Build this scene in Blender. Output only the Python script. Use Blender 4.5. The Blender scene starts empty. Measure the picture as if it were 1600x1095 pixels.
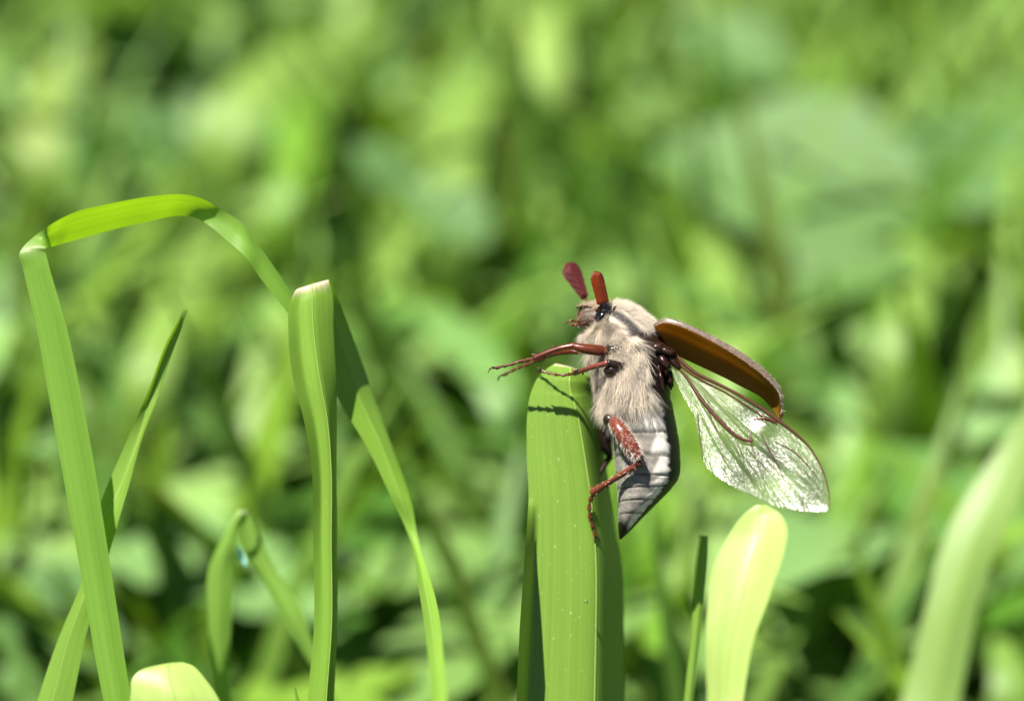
import bpy, math, random
import numpy as np
from mathutils import Vector

# ------------------------------------------------------------------ camera, sky, sun, exposure
rng = np.random.default_rng(7)
random.seed(7)
sc = bpy.context.scene
PITCH = math.radians(30)
DIST = 0.322                      # camera to the beetle (m)
WID = 0.1194                      # width of the view at the beetle (m)
F0 = np.array((0.0, 0.0, 0.14))   # middle of the view at the beetle: 14 cm above the soil
RV = np.array((1.0, 0.0, 0.0))
UV_ = np.array((0.0, math.sin(PITCH), math.cos(PITCH)))
BV = np.array((0.0, -math.cos(PITCH), math.sin(PITCH)))
CAM = F0 + BV * DIST
cam = bpy.data.cameras.new('camera')
co = bpy.data.objects.new('camera', cam)
sc.collection.objects.link(co)
co.location = CAM
co.rotation_euler = (math.radians(90) - PITCH, 0, 0)
cam.sensor_width = 22.2
cam.lens = 22.2 * DIST / WID
cam.clip_start = 0.01
cam.clip_end = 400
cam.dof.use_dof = True
cam.dof.focus_distance = DIST - 0.0022
cam.dof.aperture_fstop = 4.8
sc.camera = co

SUN = np.array((-0.30, -0.15, 0.94)); SUN /= np.linalg.norm(SUN)
w = bpy.data.worlds.new('World'); sc.world = w; w.use_nodes = True
wn = w.node_tree.nodes; wl = w.node_tree.links
sky = wn.new('ShaderNodeTexSky'); sky.sky_type = 'NISHITA'; sky.sun_disc = False; sky.air_density = 0.4; sky.dust_density = 0.4
sky.sun_elevation = math.asin(SUN[2])
sky.sun_rotation = math.atan2(SUN[0], SUN[1])
wl.new(sky.outputs[0], wn['Background'].inputs[0])
wn['Background'].inputs[1].default_value = 0.05
sl = bpy.data.lights.new('sun', 'SUN'); sl.energy = 5.0; sl.angle = math.radians(0.53); sl.color = (1.0, 0.95, 0.86)
so = bpy.data.objects.new('sun', sl); sc.collection.objects.link(so)
so.rotation_euler = Vector(-SUN).to_track_quat('-Z', 'Y').to_euler()
sc.view_settings.view_transform = 'Standard'
sc.view_settings.look = 'None'
sc.view_settings.gamma = 1.0
sc.view_settings.exposure = 1.6
sc.cycles.transparent_max_bounces = 24
sc.cycles.max_bounces = 10

# ------------------------------------------------------------------ helpers
MM = 0.001
PX = WID / 1600.0

def V(px, py, z=0.0):
    """photo pixel + millimetres toward the viewer from the beetle's plane -> world point"""
    zz = z * MM
    k = (DIST - zz) / DIST
    return F0 + RV * ((px - 800) * PX * k) + UV_ * ((547.5 - py) * PX * k) + BV * zz

def VL(pts):
    return np.array([V(*p) for p in pts])

def catmull(P, n):
    """uniform Catmull-Rom through the rows of P, n samples per span"""
    P = np.asarray(P, float)
    A = np.vstack([2 * P[0] - P[1], P, 2 * P[-1] - P[-2]])
    out = []
    for i in range(len(P) - 1):
        p0, p1, p2, p3 = A[i:i + 4]
        t = np.linspace(0, 1, n, endpoint=False)[:, None]
        out.append(0.5 * (2 * p1 + (p2 - p0) * t + (2 * p0 - 5 * p1 + 4 * p2 - p3) * t ** 2 + (3 * p1 - p0 - 3 * p2 + p3) * t ** 3))
    out.append(P[-1][None])
    return np.vstack(out)

def catmull_c(P, n, K=None):
    """Catmull-Rom with chord-length knots (K may be shared between curves)"""
    P = np.asarray(P, float)
    Q = P if K is None else np.asarray(K, float)
    k = np.concatenate([[0], np.cumsum(np.maximum(np.linalg.norm(np.diff(Q, axis=0), axis=1), 1e-6) ** 0.75)])
    h = np.diff(k); sl_ = np.diff(P, axis=0) / h[:, None]
    m = np.empty_like(P); m[0] = sl_[0]; m[-1] = sl_[-1]
    m[1:-1] = (sl_[:-1] * h[1:, None] + sl_[1:] * h[:-1, None]) / (h[:-1] + h[1:])[:, None]
    out = []
    t = np.linspace(0, 1, n, endpoint=False)[:, None]
    for i in range(len(P) - 1):
        out.append((2 * t ** 3 - 3 * t ** 2 + 1) * P[i] + (t ** 3 - 2 * t ** 2 + t) * h[i] * m[i] + (-2 * t ** 3 + 3 * t ** 2) * P[i + 1] + (t ** 3 - t ** 2) * h[i] * m[i + 1])
    out.append(P[-1][None])
    return np.vstack(out)

def unit(a):
    return a / np.maximum(np.linalg.norm(a, axis=-1, keepdims=True), 1e-12)

def grid_faces(nr, nc, closed=False, off=0):
    r = np.arange(nr - 1)[:, None]; c = np.arange(nc if closed else nc - 1)[None, :]
    c2 = (c + 1) % nc
    f = np.stack([r * nc + c, r * nc + c2, (r + 1) * nc + c2, (r + 1) * nc + c], -1).reshape(-1, 4)
    return f + off

ORI = {}

def obj(name, verts, faces, mat, parent=None, origin=None, **k):
    """one mesh object; a child shares the origin of its thing"""
    if parent is not None:
        po = ORI[parent.name]
        verts = np.asarray(verts, float)
        me_o = mesh_raw(name, verts - po, faces, mat, **k)
        me_o.parent = parent
        ORI[me_o.name] = po
        return me_o
    origin = np.zeros(3) if origin is None else np.asarray(origin, float)
    o = mesh_raw(name, np.asarray(verts, float) - origin, faces, mat, **k)
    o.location = origin
    ORI[o.name] = origin
    return o

def mesh_raw(name, verts, faces, mat, uv=None, col=None, smooth=True, mats=None, midx=None):
    me = bpy.data.meshes.new(name)
    fl = faces.tolist() if isinstance(faces, np.ndarray) else [list(map(int, f)) for f in faces]
    me.from_pydata(verts.tolist(), [], fl)
    for m in (mats or [mat]):
        me.materials.append(m)
    if midx is not None:
        me.polygons.foreach_set('material_index', np.asarray(midx, np.int32))
    if smooth:
        me.polygons.foreach_set('use_smooth', np.ones(len(me.polygons), bool))
    if uv is not None:
        ul = me.uv_layers.new(name='UVMap')
        li = np.zeros(len(me.loops), np.int32); me.loops.foreach_get('vertex_index', li)
        ul.data.foreach_set('uv', np.asarray(uv, np.float32)[li].ravel())
    if col is not None:
        ca = me.color_attributes.new('tint', 'FLOAT_COLOR', 'POINT')
        c4 = np.ones((len(verts), 4), np.float32); c4[:, :3] = col
        ca.data.foreach_set('color', c4.ravel())
    me.update()
    o = bpy.data.objects.new(name, me)
    sc.collection.objects.link(o)
    return o

def thing(name, loc, label, cat, group=None):
    o = bpy.data.objects.new(name, None); sc.collection.objects.link(o)
    o.empty_display_size = 0.005
    o.location = loc; ORI[o.name] = np.asarray(loc, float)
    tag(o, label, cat, group)
    return o

def tag(o, label, cat, group=None):
    o['label'] = label; o['category'] = cat
    if group: o['group'] = group
    return o

def frames(P):
    T = unit(np.gradient(P, axis=0))
    n = np.cross(T[0], BV); n = n / max(np.linalg.norm(n), 1e-9)
    N = [n]
    for i in range(1, len(P)):
        n = N[-1] - T[i] * np.dot(N[-1], T[i]); n /= max(np.linalg.norm(n), 1e-9); N.append(n)
    N = np.array(N)
    return T, N, np.cross(T, N)

def tube(P, R, seg=12, flat=1.0, cap=True):
    """tube along P with radius R (same length); flat squeezes it along the second normal"""
    P = np.asarray(P, float); R = np.broadcast_to(np.asarray(R, float), (len(P),))
    T, N, B = frames(P)
    a = np.linspace(0, 2 * math.pi, seg, endpoint=False)
    v = P[:, None] + R[:, None, None] * (np.cos(a)[None, :, None] * N[:, None] + flat * np.sin(a)[None, :, None] * B[:, None])
    f = grid_faces(len(P), seg, True).tolist()
    v = v.reshape(-1, 3)
    if cap:
        n = len(v); v = np.vstack([v, P[0] - T[0] * R[0] * 0.5, P[-1] + T[-1] * R[-1] * 0.5])
        for j in range(seg):
            f.append([n, (j + 1) % seg, j])
            q = (len(P) - 1) * seg
            f.append([n + 1, q + j, q + (j + 1) % seg])
    return v, f

def merge(parts):
    vs, fs, n = [], [], 0
    for v, f in parts:
        vs.append(v); fs += [[i + n for i in q] for q in (f.tolist() if isinstance(f, np.ndarray) else f)]; n += len(v)
    return np.vstack(vs), fs

# ------------------------------------------------------------------ materials
def newmat(name):
    m = bpy.data.materials.new(name); m.use_nodes = True
    nt = m.node_tree; nt.nodes.clear()
    out = nt.nodes.new('ShaderNodeOutputMaterial')
    return m, nt, out

def N_(nt, kind, **kw):
    n = nt.nodes.new(kind)
    for k, v in kw.items():
        if k.startswith('i_'):
            n.inputs[k[2:].replace('_', ' ')].default_value = v
        else:
            setattr(n, k, v)
    return n

def mixc(nt, fac, a, b, mode='MIX'):
    n = nt.nodes.new('ShaderNodeMix'); n.data_type = 'RGBA'; n.blend_type = mode
    for s, v in ((n.inputs[0], fac), (n.inputs[6], a), (n.inputs[7], b)):
        if isinstance(v, bpy.types.NodeSocket): nt.links.new(v, s)
        elif isinstance(v, (int, float)): s.default_value = v
        else: s.default_value = (*v, 1)
    return n.outputs[2]

def leaf_mat(name, col, tcol, trans=0.45, rough=0.45, spec=0.35, veins=True, tint=False, vein_n=26, dry=None, bump=0.15):
    """a living leaf: reflects one green, lets a yellower green through, fine parallel veins from its UVs"""
    col = [x * k for x, k in zip(col, (0.92, 0.94, 0.74))]; tcol = [x * k for x, k in zip(tcol, (0.95, 0.97, 0.8))]
    m, nt, out = newmat(name)
    L = nt.links
    uv = N_(nt, 'ShaderNodeUVMap')
    pr = N_(nt, 'ShaderNodeBsdfPrincipled')
    pr.inputs['Roughness'].default_value = rough
    pr.inputs['Specular IOR Level'].default_value = spec
    tr = N_(nt, 'ShaderNodeBsdfTranslucent')
    mix = N_(nt, 'ShaderNodeMixShader'); mix.inputs[0].default_value = trans
    c, t = None, None
    if veins:
        mp = N_(nt, 'ShaderNodeMapping'); mp.inputs['Scale'].default_value = (vein_n, 0.6, 1)
        L.new(uv.outputs[0], mp.inputs[0])
        nz = N_(nt, 'ShaderNodeTexNoise', i_Scale=1.0, i_Detail=3.0); L.new(mp.outputs[0], nz.inputs['Vector'])
        mp2 = N_(nt, 'ShaderNodeMapping'); mp2.inputs['Scale'].default_value = (2.5, 5, 1)
        L.new(uv.outputs[0], mp2.inputs[0])
        nz2 = N_(nt, 'ShaderNodeTexNoise', i_Scale=1.0, i_Detail=4.0); L.new(mp2.outputs[0], nz2.inputs['Vector'])
        ad = N_(nt, 'ShaderNodeMath', operation='MULTIPLY_ADD'); L.new(nz.outputs[0], ad.inputs[0]); ad.inputs[1].default_value = 0.65
        m2 = N_(nt, 'ShaderNodeMath', operation='MULTIPLY'); L.new(nz2.outputs[0], m2.inputs[0]); m2.inputs[1].default_value = 0.5
        L.new(m2.outputs[0], ad.inputs[2])
        ramp = N_(nt, 'ShaderNodeMapRange'); L.new(ad.outputs[0], ramp.inputs[0])
        ramp.inputs[1].default_value = 0.38; ramp.inputs[2].default_value = 0.78
        fac = ramp.outputs[0]
        c = mixc(nt, fac, [x * 0.88 for x in col], [min(1, x * 1.13 + 0.003) for x in col])
        t = mixc(nt, fac, [x * 0.85 for x in tcol], [min(1, x * 1.15) for x in tcol])
        mp3 = N_(nt, 'ShaderNodeMapping'); mp3.inputs['Scale'].default_value = (34, 150, 1); L.new(uv.outputs[0], mp3.inputs[0])
        nz3 = N_(nt, 'ShaderNodeTexNoise', i_Scale=1.0, i_Detail=2.0); L.new(mp3.outputs[0], nz3.inputs['Vector'])
        fl = N_(nt, 'ShaderNodeMapRange'); L.new(nz3.outputs[0], fl.inputs[0]); fl.inputs[1].default_value = 0.66; fl.inputs[2].default_value = 0.76; fl.inputs[4].default_value = 0.55
        c = mixc(nt, fl.outputs[0], c, (0.36, 0.40, 0.17))
        bp = N_(nt, 'ShaderNodeBump'); bp.inputs['Strength'].default_value = bump; bp.inputs['Distance'].default_value = 0.0004
        L.new(nz.outputs[0], bp.inputs['Height']); L.new(bp.outputs[0], pr.inputs['Normal'])
    else:
        rgb = N_(nt, 'ShaderNodeRGB'); rgb.outputs[0].default_value = (*col, 1); c = rgb.outputs[0]
        rgb2 = N_(nt, 'ShaderNodeRGB'); rgb2.outputs[0].default_value = (*tcol, 1); t = rgb2.outputs[0]
    if tint:
        at = N_(nt, 'ShaderNodeVertexColor'); at.layer_name = 'tint'
        c = mixc(nt, 1.0, c, at.outputs[0], 'MULTIPLY'); t = mixc(nt, 1.0, t, at.outputs[0], 'MULTIPLY')
    if dry:
        # whitish dry end of a torn or bent blade: v above dry[0]
        sp = N_(nt, 'ShaderNodeSeparateXYZ'); L.new(uv.outputs[0], sp.inputs[0])
        nzd = N_(nt, 'ShaderNodeTexNoise', i_Scale=14.0, i_Detail=3.0); L.new(uv.outputs[0], nzd.inputs['Vector'])
        off = N_(nt, 'ShaderNodeMath', operation='MULTIPLY_ADD'); L.new(nzd.outputs[0], off.inputs[0]); off.inputs[1].default_value = dry[2]; L.new(sp.outputs[1], off.inputs[2])
        d0 = N_(nt, 'ShaderNodeMath', operation='SUBTRACT'); L.new(off.outputs[0], d0.inputs[0]); d0.inputs[1].default_value = dry[0] + dry[2] * 0.5
        ab = N_(nt, 'ShaderNodeMath', operation='ABSOLUTE'); L.new(d0.outputs[0], ab.inputs[0])
        mr = N_(nt, 'ShaderNodeMapRange'); mr.interpolation_type = 'SMOOTHSTEP'
        L.new(ab.outputs[0], mr.inputs[0]); mr.inputs[1].default_value = 0; mr.inputs[2].default_value = dry[1]; mr.inputs[3].default_value = 0.9; mr.inputs[4].default_value = 0
        c = mixc(nt, mr.outputs[0], c, dry[3] if len(dry) > 3 else (0.50, 0.50, 0.32)); t = mixc(nt, mr.outputs[0], t, (0.45, 0.42, 0.22))
    L.new(c, pr.inputs['Base Color']); L.new(t, tr.inputs[0])
    L.new(pr.outputs[0], mix.inputs[1]); L.new(tr.outputs[0], mix.inputs[2]); L.new(mix.outputs[0], out.inputs[0])
    return m

def plain_mat(name, col, rough=0.5, spec=0.5, var=0.3, scale=900.0, bump=0.3, coat=0.0, tint=False, trans=None, dist=0.00008):
    m, nt, out = newmat(name)
    L = nt.links
    pr = N_(nt, 'ShaderNodeBsdfPrincipled')
    pr.inputs['Roughness'].default_value = rough; pr.inputs['Specular IOR Level'].default_value = spec
    pr.inputs['Coat Weight'].default_value = coat
    tc = N_(nt, 'ShaderNodeTexCoord')
    nz = N_(nt, 'ShaderNodeTexNoise', i_Scale=scale, i_Detail=4.0); L.new(tc.outputs['Object'], nz.inputs['Vector'])
    c = mixc(nt, nz.outputs[0], [x * (1 - var) for x in col], [min(1, x * (1 + var)) for x in col])
    if tint:
        at = N_(nt, 'ShaderNodeVertexColor'); at.layer_name = 'tint'
        c = mixc(nt, 1.0, c, at.outputs[0], 'MULTIPLY')
    L.new(c, pr.inputs['Base Color'])
    if bump:
        bp = N_(nt, 'ShaderNodeBump'); bp.inputs['Strength'].default_value = bump; bp.inputs['Distance'].default_value = dist
        L.new(nz.outputs[0], bp.inputs['Height']); L.new(bp.outputs[0], pr.inputs['Normal'])
    if trans:
        tr = N_(nt, 'ShaderNodeBsdfTranslucent'); tr.inputs[0].default_value = (*trans[1], 1)
        mx = N_(nt, 'ShaderNodeMixShader'); mx.inputs[0].default_value = trans[0]
        L.new(pr.outputs[0], mx.inputs[1]); L.new(tr.outputs[0], mx.inputs[2]); L.new(mx.outputs[0], out.inputs[0])
    else:
        L.new(pr.outputs[0], out.inputs[0])
    return m

G1 = (0.165, 0.28, 0.05); T1 = (0.24, 0.44, 0.008)
M_BLADE = leaf_mat('blade_green', G1, T1)
M_BLADE_BEETLE = leaf_mat('blade_beetle', (0.128, 0.226, 0.034), (0.22, 0.43, 0.008), trans=0.10, vein_n=60, dry=(1.0, 0.055, 0.03, (0.55, 0.46, 0.33)), bump=0.14)
M_BLADE_BENT = leaf_mat('blade_bent', (0.17, 0.295, 0.06), (0.40, 0.70, 0.008), trans=0.55, vein_n=9, bump=0.06, dry=(0.38, 0.06, 0.004, (0.30, 0.40, 0.17)))
M_BLADE_TORN = leaf_mat('blade_torn', (0.15, 0.27, 0.035), (0.22, 0.44, 0.006), trans=0.26, vein_n=10, bump=0.06, dry=(0.51, 0.055, 0.03, (0.62, 0.44, 0.36)))
M_BLADE_PALE = leaf_mat('blade_pale', (0.34, 0.45, 0.15), (0.46, 0.62, 0.12), trans=0.4, vein_n=9, bump=0.05, rough=0.4)
M_BLADE_DARK = leaf_mat('blade_deep', (0.07, 0.17, 0.03), (0.14, 0.32, 0.01), vein_n=14)
M_BG = leaf_mat('meadow_green', (0.118, 0.212, 0.042), (0.18, 0.33, 0.018), trans=0.28, veins=False, tint=True, rough=0.5, spec=0.35)
M_BROAD = leaf_mat('broadleaf_green', (0.115, 0.205, 0.062), (0.16, 0.29, 0.028), trans=0.24, veins=False, tint=True, rough=0.55, spec=0.15)
M_SOIL = None

# ------------------------------------------------------------------ ground
def ground():
    m, nt, out = newmat('soil')
    L = nt.links
    pr = N_(nt, 'ShaderNodeBsdfPrincipled'); pr.inputs['Roughness'].default_value = 0.95
    tc = N_(nt, 'ShaderNodeTexCoord')
    nz = N_(nt, 'ShaderNodeTexNoise', i_Scale=30.0, i_Detail=8.0); L.new(tc.outputs['Object'], nz.inputs['Vector'])
    c = mixc(nt, nz.outputs[0], (0.012, 0.016, 0.005), (0.06, 0.05, 0.025))
    nz2 = N_(nt, 'ShaderNodeTexNoise', i_Scale=3.0, i_Detail=6.0); L.new(tc.outputs['Object'], nz2.inputs['Vector'])
    c = mixc(nt, nz2.outputs[0], c, (0.025, 0.04, 0.012))
    L.new(c, pr.inputs['Base Color'])
    bp = N_(nt, 'ShaderNodeBump'); bp.inputs['Strength'].default_value = 0.8; bp.inputs['Distance'].default_value = 0.01
    L.new(nz.outputs[0], bp.inputs['Height']); L.new(bp.outputs[0], pr.inputs['Normal'])
    L.new(pr.outputs[0], out.inputs[0])
    # fine near the camera, coarse toward the horizon
    ax = np.concatenate([-np.geomspace(150, 1.4, 14), np.linspace(-1.2, 1.2, 61), np.geomspace(1.4, 150, 14)])
    ay = np.concatenate([-np.geomspace(150, 1.4, 14), np.linspace(-1.2, 3, 90), np.geomspace(3.2, 150, 14)])
    X, Y = np.meshgrid(ax, ay)
    near = np.exp(-(X ** 2 + (Y - 0.5) ** 2) / 2.0)
    Z = near * 0.006 * (np.sin(X * 23 + 1.7) * np.cos(Y * 19) + np.sin(X * 51 + Y * 37))
    v = np.stack([X, Y, Z - 0.004], -1).reshape(-1, 3)
    o = obj('ground', v, grid_faces(len(ay), len(ax)), m)
    o['kind'] = 'structure'
ground()

# ------------------------------------------------------------------ grass blades
def root_stations(La, Ra, Lb, Rb, lean=0.25, width=3.0, sink=0.004):
    """two more stations that carry a blade from its lowest pictured station (b) down into the soil"""
    c = (Lb + Rb) / 2; d = unit((Lb + Rb) / 2 - (La + Ra) / 2)
    acr = unit(Rb - Lb); wd = np.linalg.norm(Rb - Lb)
    h = c[2]
    dxy = d[:2] / max(abs(d[2]), 0.35) * h * lean
    r = np.array([c[0] + dxy[0], c[1] + dxy[1], -sink])
    acr2 = unit(np.array([acr[0], acr[1], 0.0]) + 1e-9)
    m = c * 0.5 + r * 0.5 + d * 0.12 * h - np.array((0, 0, 0.12 * h)) * 0
    w1 = (wd * 0.85 + width * MM * 0.15) / 2
    w2 = width * MM / 2
    return [(m - acr * w1, m + acr * w1), (r - acr2 * w2, r + acr2 * w2)], r

def blade(name, st, mat, label, cat='grass blade', group=None, crease=0.6, nc=15, n=12, lean=0.25, root=True,
          curl=None, rough=0.0, seed=1, root_end=0, midrib=None, crease_st=None):
    """st: stations from the root end up: ((Lx,Ly,Lz),(Rx,Ry,Rz)) in photo pixels + mm; crease in mm toward the viewer"""
    Lw = [V(*s[0]) for s in st]; Rw = [V(*s[1]) for s in st]
    cr = list(crease_st) if crease_st else [crease] * len(st)
    org = V(*st[0][0])
    if root:
        ex, org = root_stations(Lw[1], Rw[1], Lw[0], Rw[0], lean)
        Lw = [ex[1][0], ex[0][0]] + Lw; Rw = [ex[1][1], ex[0][1]] + Rw
        cr = [cr[0] * 0.6, cr[0]] + cr
    K = (np.array(Lw) + np.array(Rw)) / 2
    Lc = catmull_c(np.array(Lw), n, K); Rc = catmull_c(np.array(Rw), n, K)
    cc = catmull(np.array(cr)[:, None] * np.ones(3), n)[:, 0] * MM
    u = np.linspace(0, 1, nc)
    P = Lc[:, None] * (1 - u)[None, :, None] + Rc[:, None] * u[None, :, None]
    mid = (Lc + Rc) / 2
    T = unit(np.gradient(mid, axis=0)); A = unit(Rc - Lc)
    Nn = unit(np.cross(A, T))          # toward the viewer for an upright blade
    s = 1 - np.sqrt((2 * u - 1) ** 2 + 0.02) ** 1.1
    s = (s - s.min()) / (s.max() - s.min())
    P = P + Nn[:, None] * (cc[:, None] * s[None])[..., None]
    v = np.linspace(0, 1, len(mid))
    if curl is not None:
        P = P + curl(u[None, :, None], v[:, None, None], Nn[:, None], A[:, None]) * MM
    if rough:
        r = np.random.default_rng(seed)
        wv = sum(np.sin(v[:, None] * f + p) * a for f, p, a in zip(r.uniform(20, 70, 4), r.uniform(0, 6, 4), (0.4, 0.3, 0.2, 0.1)))
        P = P + Nn[:, None] * (wv * rough * MM * np.abs(2 * u - 1)[None])[..., None]
    uvw = np.stack(np.broadcast_arrays(u[None], v[:, None]), -1).reshape(-1, 2)
    o = obj(name, P.reshape(-1, 3), grid_faces(len(mid), nc), mat, origin=org, uv=uvw)
    tag(o, label, cat, group)
    if midrib:
        k = nc // 2
        c = P[:, k] + Nn * 0.00002
        wd = np.linalg.norm(Rc - Lc, axis=1)
        vv, ff = tube(c, np.clip(wd * 0.03, 0.00004, midrib * MM), 6, flat=0.6)
        obj('midrib', vv, ff, M_RIB, parent=o)
    return o, P

M_RIB = leaf_mat('midrib_green', (0.26, 0.40, 0.10), (0.34, 0.5, 0.05), veins=False, trans=0.3)

# -- the blade the beetle sits on
def curl_beetle(u, v, Nn, A):
    # low down the left margin stands up toward the viewer as a thin lip
    k = np.clip((0.50 - v) / 0.16, 0, 1) ** 0.8 * np.clip(1 - u / 0.06, 0, 1)
    return (BV * 5.8 - RV * 0.5) * k
G_ST = [((811, 1150, -2.2), (976, 1150, -11.8)),
        ((813, 1090, -2.2), (976, 1095, -11.8)),
        ((818, 980, -2.2), (975, 985, -11.6)),
        ((823, 870, -2.2), (972, 885, -11.2)),
        ((826, 780, -2.2), (957, 800, -10.6)),
        ((823, 700, -2.3), (946, 715, -9.8)),
        ((824, 645, -2.4), (939, 652, -8.8)),
        ((830, 612, -2.6), (931, 615, -7.6)),
        ((842, 588, -3.0), (926, 596, -6.2)),
        ((857, 574, -3.6), (920, 586, -5.8)),
        ((868, 568, -4.4), (912, 581, -5.6))]
blade('grass_blade', G_ST, M_BLADE_BEETLE, 'broad blunt-tipped green grass blade that the beetle clings to', crease_st=[4.0, 4.0, 4.0, 3.9, 3.7, 3.3, 2.7, 1.9, 1.0, 0.5, 0.2],
      nc=67, n=14, curl=curl_beetle, midrib=0.10, lean=0.1)

# -- tall blade sharply bent over in an arch
A_ST = [((176, 1150, 0), (213, 1150, 0)), ((162, 1095, 0), (205, 1095, 0)), ((128, 905, 0), (176, 905, 0)), ((82, 652, 0), (134, 652, 0)),
        ((55, 503, 0), (102, 503, 0)), ((36, 420, 0.2), (78, 420, 0.1)), ((31, 394, 0.5), (71, 392, 0.2)),
        ((36, 386, 0.1), (71, 389, 0.5)), ((54, 369, -0.9), (73, 387, 0.3)), ((76, 353, 0.3), (80, 386, -1.8)),
        ((111, 334, 0.9), (104, 379, -2.6)), ((169, 319, 0.9), (169, 361, -3.0)), ((236, 307, 0.5), (232, 346, -3.0)),
        ((287, 304, -0.2), (274, 338, -3.2)), ((317, 311, -1.0), (300, 339, -3.2)), ((344, 327, -2.6), (326, 352, -2.6)),
        ((375, 346, -3.6), (360, 380, -2.0)), ((386, 358, -3.8), (384, 402, -1.4)), ((412, 394, -4.0), (405, 432, -2.2)), ((452, 452, -4.4), (447, 486, -3.2)), ((478, 492, -4.8), (470, 515, -4.2)), ((500, 530, -5), (496, 536, -5))]
blade('grass_blade', A_ST, M_BLADE_BENT, 'tall blade kinked sharply over into a horizontal arch with a yellow-green underside',
      crease_st=[0.55] * 5 + [0.4, 0.1, 0.1, 0.1, -0.2] + [-0.08] * 5 + [-0.2, 0.1, 0.3, 0.3, 0.3, 0.2, 0], nc=17, n=12, lean=0.5)

# -- slim pointed blade crossing behind it
B_ST = [((40, 1150, -5), (98, 1150, -4)), ((58, 1095, -5), (113, 1095, -4)), ((90, 1000, -5), (135, 990, -4)), ((126, 912, -4.6), (153, 930, -3.8)), ((150, 810, -4.4), (177, 842, -3)),
        ((164, 767, -4.2), (200, 764, -2.4)), ((201, 682, -4), (222, 685, -3)), ((231, 611, -3.6), (246, 620, -4.2)),
        ((260, 535, -3.2), (270, 548, -4.2)), ((279, 500, -3.2), (285, 508, -3.8)), ((289, 483, -3.4), (293, 484, -3.5))]
blade('grass_blade', B_ST, M_BLADE, 'slim pointed grass blade slanting behind the tall kinked blade', crease_st=[0.7] * 5 + [-0.5, -0.7, -0.5, -0.3, -0.1, 0],
      nc=13, lean=0.5, midrib=0.05)

# -- blade folded over at a torn pale tip, its far half hanging behind
C_ST = [((479, 1150, -1), (521, 1150, -3)), ((481, 1095, -1), (522, 1095, -3)), ((491, 971, -1), (527, 971, -3)), ((490, 844, -1), (527, 844, -3)), ((488, 730, -0.8), (526, 730, -3)),
        ((476, 654, -0.6), (526, 654, -3)), ((459, 590, -0.4), (525, 590, -2.8)), ((452, 527, -0.4), (521, 520, -2.6)), ((454, 472, -0.8), (519, 456, -2.2)),
        ((463, 453, -1.2), (513, 438, -2.0)), ((470, 450, -2.0), (515, 438, -2.8)), ((484, 464, -3.2), (524, 458, -5.6)),
        ((503, 540, -4.8), (555, 538, -9.4)), ((523, 612, -5.6), (585, 621, -10)), ((573, 698, -6.4), (617, 709, -8.4)), ((606, 765, -7.0), (643, 785, -7.4)), ((636, 830, -7.4), (652, 835, -7.2)),
        ((655, 925, 2), (681, 935, 2)), ((670, 1035, 18), (694, 1035, 18)), ((674, 1100, 28), (697, 1100, 28)), ((676, 1180, 36), (686, 1180, 36))]
blade('grass_blade', C_ST, M_BLADE_TORN, 'upright blade folded over at a pinkish torn tip, its other half hanging behind',
      crease_st=[1.2, 1.2, 1.2, 1.2, 1.3, 1.5, 1.4, 0.9, 0.5, 0.1, 0, -0.2, -0.4, -0.4, -0.4, -0.3, 0.2, 0.2, 0.2, 0.2, 0], nc=25, n=12, lean=0.2, midrib=0.06,
      curl=lambda u, v, Nn, A: BV * 1.6 * np.clip(1 - u / 0.2, 0, 1) * np.exp(-((v - 0.33) / 0.12) ** 2))

# -- small folded blade
E_ST = [((340, 1150, -29), (366, 1150, -28)), ((332, 1080, -27), (359, 1080, -26)), ((325, 971, -24), (362, 960, -24)), ((327, 885, -23), (368, 880, -23)), ((352, 830, -22.4), (371, 848, -22)), ((366, 806, -22), (378, 815, -22)),
        ((373, 798, -22), (386, 798, -22)), ((374, 815, -22), (392, 803, -22)), ((382, 855, -22), (408, 842, -22.6)), ((408, 901, -22), (428, 884, -23)), ((452, 984, -21), (471, 952, -23)), ((484, 1038, -21), (492, 1012, -23)), ((530, 1110, -21), (533, 1100, -22))]
blade('grass_blade', E_ST, leaf_mat('blade_small_fold', (0.17, 0.30, 0.06), (0.30, 0.5, 0.03), vein_n=12, dry=(0.571, 0.04, 0.01)),
      'small grass blade folded double like a hairpin at a whitish tip', crease_st=[0.5] * 6 + [0.1] + [0.4] * 6, nc=11, lean=0.3, midrib=0.05)

# -- thin upright blade
H_ST = [((1064, 1150, -10), (1076, 1150, -10)), ((1069, 1095, -10), (1083, 1095, -10)), ((1084, 937, -10), (1100, 937, -10)), ((1089, 870, -10), (1106, 870, -10)), ((1094, 836, -10), (1107, 838, -10))]
blade('grass_blade', H_ST, M_BLADE, 'thin upright grass blade with a squared tip beside the pale rounded blade', crease=0.35, nc=9, midrib=0.04)

# -- pale rounded blade
I_ST = [((1106, 1150, 20), (1150, 1150, 21)), ((1105, 1095, 19), (1161, 1095, 20)), ((1103, 1012, 18), (1176, 1005, 19.5)), ((1105, 956, 17), (1202, 930, 19)), ((1117, 881, 15.6), (1225, 862, 17.6)),
        ((1139, 836, 14.6), (1229, 822, 16)), ((1162, 803, 14), (1214, 799, 14.6)), ((1181, 789, 13.6), (1197, 788, 14))]
blade('grass_blade', I_ST, M_BLADE_PALE, 'pale yellow-green broad blade with rounded tip rising below the wing', crease_st=[-0.8] * 5 + [-0.6, -0.3, 0], nc=17, lean=0.2, midrib=0.07)

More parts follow.
